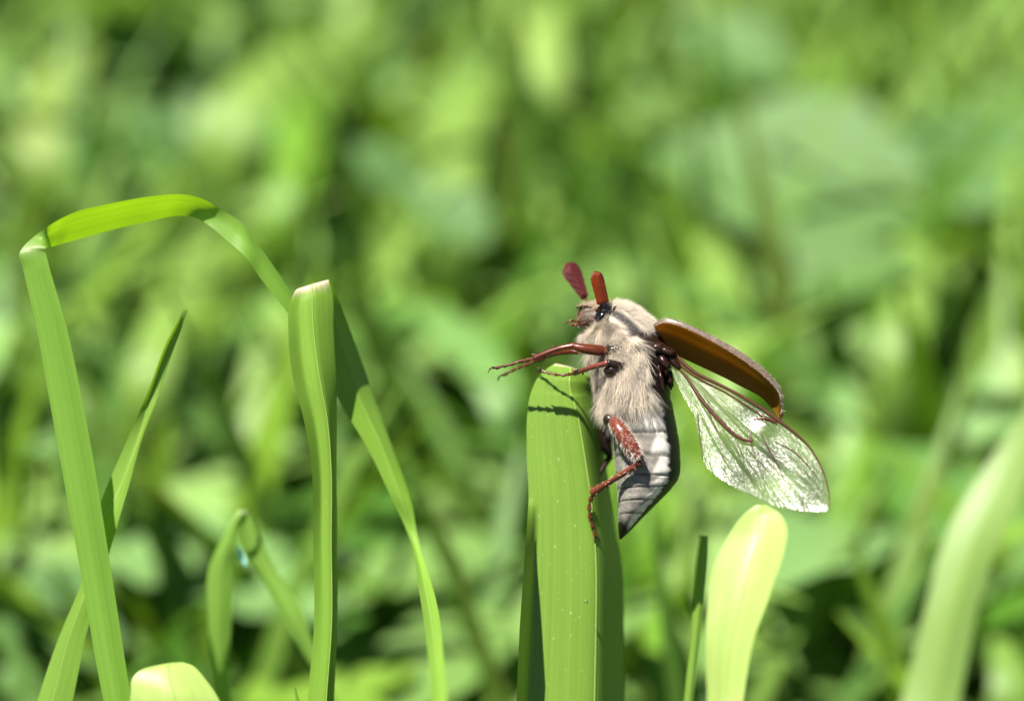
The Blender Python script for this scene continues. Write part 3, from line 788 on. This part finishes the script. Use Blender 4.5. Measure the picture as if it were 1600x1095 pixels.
antenna([(932, 486, -0.2), (936, 481, 0.5), (941, 477, 0.8)], (942.5, 474, 0.9), (930, 423, 0.9), 0.60, 0.16, M_CLUB1, BV + RV * 0.7, 'orange glowing club of the near antenna', prof=(1.15, -0.35))
antenna([(918, 480, -4.2), (918, 474, -4.8), (916, 466, -5.2)], (914, 465, -5.2), (886, 411, -7.0), 1.05, 0.20, M_CLUB2, BV + RV * 0.9, 'maroon club of the far antenna', prof=(0.30, 0.80))

# wing cases: outer sheet, inner sheet and rim of a curved shell
EL_RIM = [(1023, 514), (1040, 514), (1056, 518), (1093, 534), (1140, 564), (1174, 589), (1199, 610), (1214, 626), (1219, 646)]
EL_TOP = [(1022, 509), (1038, 500), (1066, 506), (1102, 523), (1140, 542), (1174, 564), (1199, 585), (1217, 610), (1222, 650)]
EL_LOW = [(1028, 527), (1042, 542), (1058, 555), (1087, 569), (1124, 586), (1155, 602), (1186, 618), (1203, 634), (1218, 656)]
M_ELO = plain_mat('wing_case_outer', (0.12, 0.095, 0.075), rough=0.33, spec=0.6, var=0.8, scale=2400, bump=0.7, trans=(0.22, (0.9, 0.45, 0.04)))
M_ELI = plain_mat('wing_case_inner', (0.15, 0.085, 0.010), rough=0.3, spec=0.4, var=0.45, scale=420, bump=0.3, trans=(0.55, (0.80, 0.50, 0.04)))
def elytron(dx=0, dy=0, dz=0, flip=1, label=None, k=1.0):
    n = 10
    def g(pts): return catmull(np.array([[p[0] + dx, p[1] + dy, 0] for p in pts], float), n)
    a, b, c = g(EL_RIM), g(EL_TOP), g(EL_LOW)
    a = b + (a - b) * 0.36
    mc = (b + c) / 2; a, b, c = mc + (a - mc) * k, mc + (b - mc) * k, mc + (c - mc) * k
    t = np.linspace(0, 1, len(a)); swell = np.sin(np.pi * np.clip(t * 0.93 + 0.05, 0, 1)) ** 0.7
    us = np.linspace(0, 1, 25)
    P = np.empty((len(a), len(us), 3))
    for i in range(len(a)):
        base = 1.0 + 1.2 * t[i]
        w_ = swell[i]
        keys = np.array([[a[i, 0], a[i, 1], base + 2.0 * w_], [0.6 * b[i, 0] + 0.4 * a[i, 0], 0.6 * b[i, 1] + 0.4 * a[i, 1], base + 1.9 * w_], [b[i, 0], b[i, 1], base + 0.9 * w_],
                         [0.7 * b[i, 0] + 0.3 * c[i, 0], 0.7 * b[i, 1] + 0.3 * c[i, 1], base - 1.8 * w_], [0.3 * b[i, 0] + 0.7 * c[i, 0], 0.3 * b[i, 1] + 0.7 * c[i, 1], base - 3.2 * w_], [c[i, 0], c[i, 1], base - 3.6 * w_]])
        q = catmull(keys, 5)
        q = q[np.linspace(0, len(q) - 1, len(us)).astype(int)]
        for j in range(len(us)):
            P[i, j] = V(q[j, 0], q[j, 1], q[j, 2] * flip + dz)
    du = np.gradient(P, axis=1); dv = np.gradient(P, axis=0)
    Nn = unit(np.cross(dv, du))
    if np.sum(Nn[:, 8] @ UV_) < 0: Nn = -Nn
    # four faint ribs along the shell
    rib = 0.00014 * np.sin(us * 4.5 * 2 * math.pi)[None, :, None] * swell[:, None, None]
    O = P + Nn * 0.00016 + Nn * rib; I = P - Nn * 0.0001
    nr, nc = len(a), len(us)
    v = np.vstack([O.reshape(-1, 3), I.reshape(-1, 3)])
    f1 = grid_faces(nr, nc).tolist(); f2 = (grid_faces(nr, nc)[:, ::-1] + nr * nc).tolist()
    rim = []
    loop = [i * nc for i in range(nr)] + [(nr - 1) * nc + j for j in range(1, nc)] + [i * nc + nc - 1 for i in range(nr - 2, -1, -1)] + [j for j in range(nc - 2, 0, -1)]
    for p, q in zip(loop, loop[1:] + loop[:1]): rim.append([p, q, q + nr * nc, p + nr * nc])
    o = obj('elytron', v, f1 + f2 + rim, None, parent=bug, mats=[M_ELO, M_ELI], midx=[0] * len(f1) + [1] * len(f2) + [0] * len(rim))
    if label: o['label'] = label
    # sparse pale bristles along the outer ridge
    r = np.random.default_rng(8); hs = []
    for _ in range(260):
        i = r.integers(2, nr - 2); j = r.integers(0, 12)
        d = unit(Nn[i, j] + unit(dv[i, j]) * r.uniform(0.3, 1.0) + r.normal(0, 0.2, 3)); l = r.uniform(0.2, 0.5) * MM
        hs.append(tube(np.array([O[i, j], O[i, j] + d * l * 0.5, O[i, j] + d * l]), np.array([0.014, 0.010, 0.003]) * MM, 3, cap=False))
    v, f = merge(hs); obj('bristle', v, f, M_HAIRP, parent=o)
elytron(label='raised wing case with amber hollow underside and grey-brown outer rim')
elytron(dz=-8.5, flip=-1, k=0.7)

# hind wing
W_LEAD = [(1047, 545), (1071, 570), (1093, 586), (1124, 601), (1155, 617), (1186, 635), (1217, 657), (1242, 676), (1264, 697), (1281, 725), (1291, 752), (1296, 778), (1295, 795)]
W_TRAIL = [(1046, 566), (1060, 604), (1072, 628), (1084, 650), (1091, 680), (1097, 718), (1112, 738), (1140, 757), (1172, 774), (1205, 788), (1238, 797), (1268, 800), (1290, 799)]
def wing_z(px, py):
    # tilted sheet: trailing edge nearer the viewer, folded along the brown vein
    return 0.6 + (py - 545) * PX / MM * 0.36 + (px - 1047) * PX / MM * 0.04
def hindwing():
    n = 22; nc = 90
    a = catmull(np.array([[p[0], p[1], 0] for p in W_LEAD], float), n); b = catmull(np.array([[p[0], p[1], 0] for p in W_TRAIL], float), n)
    u = np.linspace(0, 1, nc)
    XY = a[:, None] * (1 - u)[None, :, None] + b[:, None] * u[None, :, None]
    x, y = XY[..., 0], XY[..., 1]
    t = np.linspace(0, 1, len(a))[:, None]
    edge = np.sin(np.pi * np.clip(u, 0, 1))[None] ** 0.5 * np.clip((1 - t) * 8, 0, 1) * np.clip(t * 6, 0, 1)
    z = wing_z(x, y)
    # radiating pleats and fine crinkle
    ang = np.arctan2(y - 545, x - 1040); rad = np.hypot(x - 1040, y - 545)
    z = z + edge * (0.30 * np.sin(ang * 19 + 0.6) + 0.10 * np.sin(ang * 47 + 1.0 + rad * 0.012) + 0.035 * np.sin(ang * 120 + 2 * np.sin(rad * 0.03))) * np.clip(rad / 120, 0, 1)
    r = np.random.default_rng(2)
    for k in range(14):
        f = r.uniform(0.05, 0.22); th = -0.8 + r.normal(0, 0.5); ph = r.uniform(0, 6.28)
        z = z + edge * (0.010 / f ** 0.8) * 0.25 * np.sin(f * (x * math.cos(th) + y * math.sin(th)) + ph + 1.5 * np.sin(0.03 * (x * math.sin(th) - y * math.cos(th)) + ph))
    # cup under the hinge of the folding joint
    z = z + edge * 0.5 * np.exp(-(((x - 1195) / 16) ** 2 + ((y - 665) / 14) ** 2))
    P = np.empty(XY.shape)
    for i in range(len(a)):
        for j in range(nc): P[i, j] = V(x[i, j], y[i, j], z[i, j])
    m, nt, out = newmat('wing_membrane'); L = nt.links
    uv = N_(nt, 'ShaderNodeUVMap')
    gl = N_(nt, 'ShaderNodeBsdfPrincipled')
    gl.inputs['Base Color'].default_value = (0.10, 0.09, 0.05, 1); gl.inputs['Roughness'].default_value = 0.36; gl.inputs['Specular IOR Level'].default_value = 1.0
    gl.inputs['IOR'].default_value = 1.75
    tp = N_(nt, 'ShaderNodeBsdfTransparent'); tp.inputs[0].default_value = (0.82, 0.82, 0.70, 1)
    mp = N_(nt, 'ShaderNodeMapping'); mp.inputs['Scale'].default_value = (42, 7, 1); L.new(uv.outputs[0], mp.inputs[0])
    nz = N_(nt, 'ShaderNodeTexNoise', i_Scale=1.0, i_Detail=3.0, i_Distortion=0.4); L.new(mp.outputs[0], nz.inputs['Vector'])
    mp2 = N_(nt, 'ShaderNodeMapping'); mp2.inputs['Scale'].default_value = (110, 40, 1); L.new(uv.outputs[0], mp2.inputs[0])
    vo = N_(nt, 'ShaderNodeTexNoise', i_Scale=1.0, i_Detail=2.0); L.new(mp2.outputs[0], vo.inputs['Vector'])
    ad = N_(nt, 'ShaderNodeMath', operation='MULTIPLY_ADD'); L.new(vo.outputs[0], ad.inputs[0]); ad.inputs[1].default_value = 0.45; L.new(nz.outputs[0], ad.inputs[2])
    bp = N_(nt, 'ShaderNodeBump'); bp.inputs['Strength'].default_value = 1.0; bp.inputs['Distance'].default_value = 0.00016
    L.new(ad.outputs[0], bp.inputs['Height']); L.new(bp.outputs[0], gl.inputs['Normal'])
    mx = N_(nt, 'ShaderNodeMixShader'); mx.inputs[0].default_value = 0.12
    L.new(tp.outputs[0], mx.inputs[1]); L.new(gl.outputs[0], mx.inputs[2])
    sh = N_(nt, 'ShaderNodeBsdfGlossy'); sh.inputs['Color'].default_value = (0.95, 0.95, 0.9, 1); sh.inputs['Roughness'].default_value = 0.36
    L.new(bp.outputs[0], sh.inputs['Normal'])
    m3 = N_(nt, 'ShaderNodeMixShader'); m3.inputs[0].default_value = 0.10
    L.new(mx.outputs[0], m3.inputs[1]); L.new(sh.outputs[0], m3.inputs[2]); L.new(m3.outputs[0], out.inputs[0])
    uvw = np.stack([ang, rad / 300], -1).reshape(-1, 2)
    root = obj('hindwing', P.reshape(-1, 3), grid_faces(len(a), nc), m, parent=bug, uv=uvw)
    root['label'] = 'crinkled transparent hind wing with brown veins'
    M_VEIN = plain_mat('vein_brown', (0.045, 0.012, 0.005), rough=0.3, spec=0.4, var=0.4, scale=1500, bump=0.3)
    def vein(pts, r, flat=0.7):
        Q = catmull(np.array([[p[0], p[1], 0] for p in pts], float), 10)
        W3 = np.array([V(q[0], q[1], wing_z(q[0], q[1]) + 0.25) for q in Q])
        rr = np.interp(np.linspace(0, 1, len(W3)), np.linspace(0, 1, len(r)), r) * MM * 0.85
        v, f = tube(W3, rr, 8, flat); obj('vein', v, f, M_VEIN, parent=root)
    vein(W_LEAD[:], (0.24, 0.24, 0.22, 0.22, 0.24, 0.16, 0.10, 0.08, 0.05))
    vein([(1050, 556), (1071, 577), (1100, 596), (1135, 614), (1170, 636), (1200, 656), (1214, 662)], (0.16, 0.16, 0.13, 0.10, 0.08))
    vein([(1058, 572), (1075, 592), (1093, 620), (1118, 650), (1142, 674), (1160, 686), (1175, 690)], (0.16, 0.20, 0.26, 0.26, 0.24, 0.20))
    vein([(1175, 690), (1172, 680), (1174, 668)], (0.16, 0.12, 0.08))
    vein([(1178, 655), (1195, 654), (1213, 659)], (0.12, 0.28, 0.20))
    vein([(1086, 612), (1106, 640), (1128, 700), (1134, 742)], (0.10, 0.07, 0.05, 0.03))
    vein([(1188, 676), (1200, 700), (1213, 722), (1224, 746)], (0.09, 0.10, 0.07, 0.03))
    vein([(1210, 690), (1236, 703), (1262, 727), (1280, 752)], (0.07, 0.09, 0.08, 0.03))
    vein([(1090, 645), (1092, 672), (1098, 716)], (0.07, 0.05, 0.03))
    vein([(1172, 690), (1186, 730), (1200, 772)], (0.06, 0.05, 0.02))
    vein([(1145, 676), (1162, 716), (1180, 765)], (0.05, 0.04, 0.02))
hindwing()
# wing hinge: knobbly brown plates between chest and wing, wing-case shade painted in
M_HINGE = plain_mat('hinge_shaded_brown', (0.016, 0.006, 0.004), rough=0.3, spec=0.35, var=0.7, scale=1300, bump=0.6)
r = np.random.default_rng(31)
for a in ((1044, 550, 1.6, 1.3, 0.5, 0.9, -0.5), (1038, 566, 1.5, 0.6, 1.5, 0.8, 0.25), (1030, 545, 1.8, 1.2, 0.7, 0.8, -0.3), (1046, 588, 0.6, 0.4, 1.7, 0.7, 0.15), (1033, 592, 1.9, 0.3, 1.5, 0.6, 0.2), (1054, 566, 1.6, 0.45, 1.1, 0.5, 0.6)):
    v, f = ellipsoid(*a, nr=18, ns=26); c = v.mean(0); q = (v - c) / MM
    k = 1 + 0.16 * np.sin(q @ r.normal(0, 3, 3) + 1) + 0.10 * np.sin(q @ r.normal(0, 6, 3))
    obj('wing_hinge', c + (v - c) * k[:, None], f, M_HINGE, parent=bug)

# ------------------------------------------------------------------ meadow behind
def depth_of(p):
    return (p - CAM) @ (-BV)

def pix_of(p):
    d = depth_of(p); q = p - CAM
    return 800 + (q @ RV) / d * DIST / PX, 547.5 - (q @ UV_) / d * DIST / PX, d

def ribbon(c, wid, side, cup=0.0, nu=3):
    """ribbon mesh around centre line c"""
    u = np.linspace(-1, 1, nu)
    T = unit(np.gradient(c, axis=0)); S = unit(side - T * np.sum(side * T, -1, keepdims=True)); Nn = np.cross(T, S)
    P = c[:, None] + wid[:, None, None] * (u[None, :, None] * S[:, None] + cup * (u ** 2)[None, :, None] * Nn[:, None])
    return P.reshape(-1, 3), grid_faces(len(c), nu)

def too_near(tip, mid):
    for p in (tip, mid):
        x, y, d = pix_of(p)
        if d < 0.385 and d > 0 and -250 < x < 1850 and y < 1350:
            return True
        if d < 0.30: return True
    return False

TINTS = [(1, 1, 1), (0.75, 0.9, 0.7), (1.35, 1.25, 1.4), (0.8, 0.9, 1.2), (1.1, 1.1, 0.55), (0.5, 0.7, 0.4), (1.6, 1.45, 1.7)]
def meadow():
    """uncountable grass: every blade a curved ribbon"""
    r = np.random.default_rng(21)
    vs, fs, cs, n = [], [], [], 0
    made = 0
    while made < 8500:
        y = r.uniform(0.0, 0.75) if made < 6500 else r.uniform(0.6, 3.0)
        x = r.uniform(-1, 1) * (0.22 + 0.30 * (y + 0.3))
        h = r.uniform(0.025, 0.085)
        ang = r.uniform(0, 6.283); le = r.uniform(0.2, 1.0)
        d = np.array((math.cos(ang), math.sin(ang), 0)) * h * le
        t = np.linspace(0, 1, 6)[:, None]
        p0 = np.array((x, y, -0.004))
        c = p0 + np.array((0, 0, h)) * (t * 1.5 - 0.5 * le * t ** 2) + d * t ** 1.6
        made += 1
        if too_near(c[-1], c[3]): continue
        side = np.array((-math.sin(ang + r.normal(0, 0.6)), math.cos(ang), r.normal(0, 0.15)))
        wd = r.uniform(0.0016, 0.0042) * np.array([0.8, 1, 1, 0.9, 0.6, 0.08])
        v, f = ribbon(c, wd, side, 0.35)
        vs.append(v); fs.append(f + n); n += len(v)
        k = np.array(TINTS[r.integers(len(TINTS))]) * r.uniform(0.75, 1.2)
        if r.random() < 0.05: k = np.array((1.45, 1.15, 1.2)) * r.uniform(0.7, 1)
        cs.append(np.repeat(k[None], len(v), 0))
    o = obj('meadow_grass', np.vstack(vs), np.vstack(fs), M_BG, col=np.vstack(cs))
    tag(o, 'mass of soft green meadow grass growing behind the beetle', 'grass'); o['kind'] = 'stuff'

    # low clover-like ground cover
    vs, fs, cs, n = [], [], [], 0
    for _ in range(2900):
        y = r.uniform(0.0, 0.8) if _ < 2400 else r.uniform(0.7, 3.0); x = r.uniform(-1, 1) * (0.22 + 0.30 * (y + 0.3))
        z = r.uniform(0.01, 0.05)
        c0 = np.array((x, y, z))
        a0 = r.uniform(0, 6.28); tilt = r.normal(0, 0.25, 2)
        R = r.uniform(0.005, 0.012)
        kk = np.array(TINTS[r.integers(len(TINTS))]) * r.uniform(0.7, 1.15)
        for q in range(3):
            a = a0 + q * 2.094
            dr = np.array((math.cos(a), math.sin(a), 0.25 + tilt[0] * math.cos(a) + tilt[1] * math.sin(a)))
            t = np.linspace(0, 1, 5)[:, None]
            c = c0 + dr * R * 2 * t - np.array((0, 0, 1)) * R * 0.6 * t ** 2
            if too_near(c[-1], c[0]): continue
            wd = R * np.array([0.12, 0.75, 1.0, 0.85, 0.2])
            v, f = ribbon(c, wd, np.array((-math.sin(a), math.cos(a), 0.0)), 0.2)
            vs.append(v); fs.append(f + n); n += len(v); cs.append(np.repeat(kk[None], len(v), 0))
    o = obj('clover_cover', np.vstack(vs), np.vstack(fs), M_BROAD, col=np.vstack(cs))
    tag(o, 'low clover leaves carpeting the soil between the meadow grass', 'clover'); o['kind'] = 'stuff'
meadow()

def W(px, py, d, hmin=None):
    """photo pixel at a camera distance d (m), but never lower than the plants stand above the soil"""
    p = V(px, py, (DIST - d) / MM)
    h = hmin if hmin else (0.066 if py < 700 else 0.045)
    if p[2] < h:
        k = (CAM[2] - h) / (CAM[2] - p[2]); p = CAM + (p - CAM) * k
    return p

def soft_blade(p0, p1, wpx, d0, d1, tint, label, bow=0.1, mat=None, face=None, group=None):
    """a broad blade of the background seen from pixel p0 (lower) to p1 (tip), then carried down to the soil"""
    a, b = W(*p0, d0), W(*p1, d1)
    r0 = a + (a - b) * 0.2; r0[2] = max(r0[2] * 0.4, 0.01)
    root = np.array((a[0] + (a[0] - b[0]) * 0.25, a[1] + 0.01 + (a[1] - b[1]) * 0.2, -0.003))
    m = (a + b) / 2 + np.array((0, 0, bow * np.linalg.norm(b - a)))
    c = catmull(np.array([root, (root + a) / 2 + np.array((0, 0, 0.006)), a, m, b]), 8)
    wd = wpx * PX * d0 / DIST / 2
    t = np.linspace(0, 1, len(c))
    w_ = wd * np.interp(t, [0, 0.3, 0.5, 0.75, 0.92, 1], [0.5, 0.85, 1, 1, 0.6, 0.05])
    side = np.cross(unit(b - a), face if face is not None else unit(BV * 0.7 + np.array((0, 0, 0.7))))
    v, f = ribbon(c, w_, side, 0.22, 5)
    o = obj('grass_blade', v, f, M_BG, origin=root, col=np.repeat(np.array(tint, float)[None], len(v), 0))
    tag(o, label, 'grass blade', group)
    return o

PALE = (1.9, 1.6, 2.3); LIGHT = (1.3, 1.2, 1.35); SKY_SHEEN = (1.0, 1.1, 1.7); SAT = (0.95, 1.1, 0.5); MIDG = (1, 1, 1); TAN = (1.5, 1.2, 1.4)  # the bluish tint paints sky sheen into the blade colour
soft = [
    ((350, 205), (610, 40), 85, .62, .72, LIGHT, 'pale broad blade slanting across the meadow above the arched blade'),
    ((60, 250), (140, 60), 70, .66, .74, TAN, 'straw-tinged soft blade rising in the meadow above the bend of the kinked blade'),
    ((835, 130), (810, -60), 95, .60, .66, PALE, 'bright pale broad blade hanging straight above the antennae'),
    ((380, 790), (460, 430), 75, .48, .52, LIGHT, 'soft pale blade rising behind the hairpin-folded blade'),
    ((130, 700), (140, 330), 60, .52, .58, LIGHT, 'soft upright blade seen through the kinked blade\'s arch'),
    ((230, 600), (330, 400), 60, .55, .6, LIGHT, 'soft slanting blade under the arch of the kinked blade'),
    ((800, 650), (640, 470), 60, .55, .58, SKY_SHEEN, 'bluish soft blade slanting down toward the beetle\'s blade'),
    ((1270, 330), (1340, 130), 60, .68, .75, LIGHT, 'soft upright blade beyond the large broad leaf'),
    ((560, 640), (420, 560), 60, .55, .58, MIDG, 'dull green soft blade passing behind the torn folded blade'),
    ((30, 1050), (10, 780), 60, .46, .50, SKY_SHEEN, 'broad bluish soft blade left of the slim pointed blade\'s foot'),
    ((990, 900), (1060, 640), 60, .50, .54, SAT, 'vivid green soft blade behind the beetle\'s abdomen'),
    ((1300, 900), (1350, 640), 70, .52, .55, SAT, 'vivid green broad blade beyond the wing tip'),
    ((1580, 1090), (1570, 880), 55, .50, .54, MIDG, 'bluish soft blade at the foot of the long curving blade'),
    ((1410, 560), (1440, 330), 55, .60, .66, LIGHT, 'soft upright blade halfway between wing case and long curving blade'),
    ((1592, 760), (1584, 240), 62, .46, .50, LIGHT, 'soft pale upright blade standing behind the long curving blade'),
    ((450, 330), (500, 120), 60, .64, .7, SAT, 'vivid green soft blade rising above the arch\'s drooping end'),
    ((700, 330), (760, 80), 60, .68, .74, LIGHT, 'soft leaning blade between arched blade and antennae'),
    ((1160, 640), (1080, 330), 60, .58, .62, LIGHT, 'soft blade rising behind the raised wing case'),
    ((780, 1080), (730, 830), 45, .48, .5, MIDG, 'soft blade left of the foot of the beetle\'s blade'),
    ((1040, 1090), (1020, 880), 50, .48, .5, SAT, 'vivid soft blade between the beetle\'s blade and the thin upright one'),
]
for p0, p1, wpx, d0, d1, tn, lb in soft:
    soft_blade(p0, p1, wpx, d0, d1, tn, lb)

# broad-leaved plants: leaf blade + stalk, several leaves to a plant
def leaf_mesh():
    t = np.linspace(0, 1, 10); u = np.linspace(-1, 1, 7)
    w_ = 0.5 * np.sin(np.pi * np.clip(t, 0.02, 0.985) ** 0.85) ** 0.8
    P = np.empty((10, 7, 3))
    P[..., 0] = u[None] * w_[:, None] * 0.62
    P[..., 1] = t[:, None]
    P[..., 2] = -0.22 * t[:, None] ** 2 + 0.16 * np.abs(u)[None] * w_[:, None] + 0.02 * np.sin(t * 22)[:, None] * u[None] ** 2
    return P.reshape(-1, 3), grid_faces(10, 7)
LEAF_V, LEAF_F = leaf_mesh()
LEAF_CACHE = {}
def leaf_data(tint):
    key = tuple(np.round(tint, 2))
    if key not in LEAF_CACHE:
        o = mesh_raw('leaf', LEAF_V, LEAF_F, M_BROAD, col=np.repeat(np.array(tint)[None], len(LEAF_V), 0))
        LEAF_CACHE[key] = o.data
        bpy.data.objects.remove(o)
    return LEAF_CACHE[key]
from mathutils import Matrix
def weed(base, leaves, tint, label, group):
    """leaves: list of (leaf base point, tip point, width factor)"""
    t = thing('broadleaf_weed', base, label, 'weed', group)
    for (a, b, wf, up) in leaves:
        y = b - a; ln = np.linalg.norm(y); y = y / ln
        z = unit(up - y * (up @ y)); x = np.cross(y, z)
        M = Matrix(((x[0] * ln * wf, y[0] * ln, z[0] * ln, a[0] - base[0]), (x[1] * ln * wf, y[1] * ln, z[1] * ln, a[1] - base[1]), (x[2] * ln * wf, y[2] * ln, z[2] * ln, a[2] - base[2]), (0, 0, 0, 1)))
        lo = bpy.data.objects.new('leaf', leaf_data(tint)); sc.collection.objects.link(lo)
        lo.parent = t; lo.matrix_local = M
        c = catmull(np.array([base, base * 0.5 + a * 0.5 + np.array((0, 0, 0.006)), a + y * ln * 0.05]), 4)
        v, f = tube(c, 0.0008, 5); obj('stalk', v, f, M_RIB, parent=t)
    return t

UPV = np.array((0, 0, 1.0))
def big_leaf(p0, p1, d0, d1, wf, tint, label, up=None):
    a, b = W(*p0, d0, 0.070), W(*p1, d1, 0.080)
    base = np.array((a[0], a[1] + 0.015, -0.002))
    weed(base, [(a, b, wf, UPV * 0.8 + BV * 0.6 if up is None else up)], tuple(0.68 * k for k in tint), label, None)  # bluish leaf tints likewise carry painted sky sheen
big_leaf((1440, 330), (1030, 190), .62, .66, 1.15, (1.15, 1.2, 1.5), 'large broad pale-green leaf spread out above the raised wing case')
big_leaf((1500, 330), (1560, 130), .66, .72, 1.3, (1.1, 1.2, 1.6), 'broad bluish leaf standing above the long curving blade\'s tip')
big_leaf((1180, 450), (1420, 380), .60, .62, 0.9, (1.0, 1.1, 1.1), 'broad leaf lying under the large pale leaf')
big_leaf((1230, 120), (1060, 20), .75, .80, 1.0, (1.1, 1.2, 1.5), 'broad pale leaf beyond the large leaf, far back')
big_leaf((640, 300), (560, 220), .65, .70, 1.2, (1.1, 1.2, 1.6), 'small bluish leaf beyond the arch\'s drooping end')
big_leaf((290, 240), (210, 170), .65, .70, 1.2, (1.2, 1.3, 1.8), 'small bluish leaf behind the middle of the arch')
big_leaf((760, 380), (640, 270), .60, .66, 1.0, (1.1, 1.2, 1.6), 'bluish leaf left of the antennae in the meadow')

GRP = 'leafy weeds in the meadow behind the beetle'
r = np.random.default_rng(5)
cnt = 0
while cnt < 110:
    y = r.uniform(0.02, 0.85); x = r.uniform(-1, 1) * (0.10 + 0.26 * (y + 0.3))
    base = np.array((x, y, -0.002))
    px, py, d = pix_of(base + np.array((0, 0, 0.05)))
    if d < 0.40: continue
    cnt += 1
    lv = []
    for k in range(r.integers(4, 8)):
        a_ = r.uniform(0, 6.28); ln = r.uniform(0.022, 0.05); hh = r.uniform(0.015, 0.06)
        o2 = np.array((math.cos(a_), math.sin(a_), 0))
        a = base + o2 * 0.012 + np.array((0, 0, hh)); b = a + o2 * ln * 0.9 + np.array((0, 0, ln * r.uniform(-0.2, 0.6)))
        if too_near(b, a): continue
        lv.append((a, b, r.uniform(0.7, 1.2), UPV + r.normal(0, 0.2, 3)))
    if not lv: continue
    tn = [(1, 1, 1), (0.65, 0.85, 0.6), (1.25, 1.25, 1.7), (1.15, 1.15, 0.7), (1.6, 1.5, 2.0)][r.integers(5)]
    weed(base, lv, tn, 'small leafy weed growing low among the blurred meadow grass', GRP)

# broad soft blades leaning about in the meadow
r = np.random.default_rng(78)
cnt = 0
while cnt < 90:
    y = r.uniform(0.04, 0.62); x = r.uniform(-1, 1) * (0.08 + 0.26 * (y + 0.3))
    ang = r.uniform(0, 6.283); ln = r.uniform(0.07, 0.15); le = r.uniform(0.45, 1.0)
    t = np.linspace(0, 1, 9)[:, None]
    d = np.array((math.cos(ang), math.sin(ang), 0))
    p0 = np.array((x, y, -0.003))
    c = p0 + d * ln * le * t ** 1.3 + np.array((0, 0, 1)) * ln * (t * (1.25 - 0.5 * le) - 0.55 * le * t ** 2)
    if too_near(c[-1], c[5]) or c[-1][2] < 0.012 or min(depth_of(c[-1]), depth_of(c[4])) < 0.47: continue
    cnt += 1
    wd = r.uniform(0.0032, 0.0056) * np.interp(t[:, 0], [0, 0.2, 0.6, 0.85, 1], [0.6, 0.9, 1, 0.7, 0.05])
    v, f = ribbon(c, wd, np.array((-d[1], d[0], r.normal(0, 0.25))), 0.2, 5)
    tn = np.array([LIGHT, PALE, SKY_SHEEN, MIDG, SAT, LIGHT][r.integers(6)]) * r.uniform(0.8, 1.1)
    o = obj('grass_blade', v, f, M_BG, origin=p0, col=np.repeat(tn[None], len(v), 0))
    tag(o, 'broad soft grass blade leaning over in the blurred meadow', 'grass blade', 'broad blades leaning in the meadow')
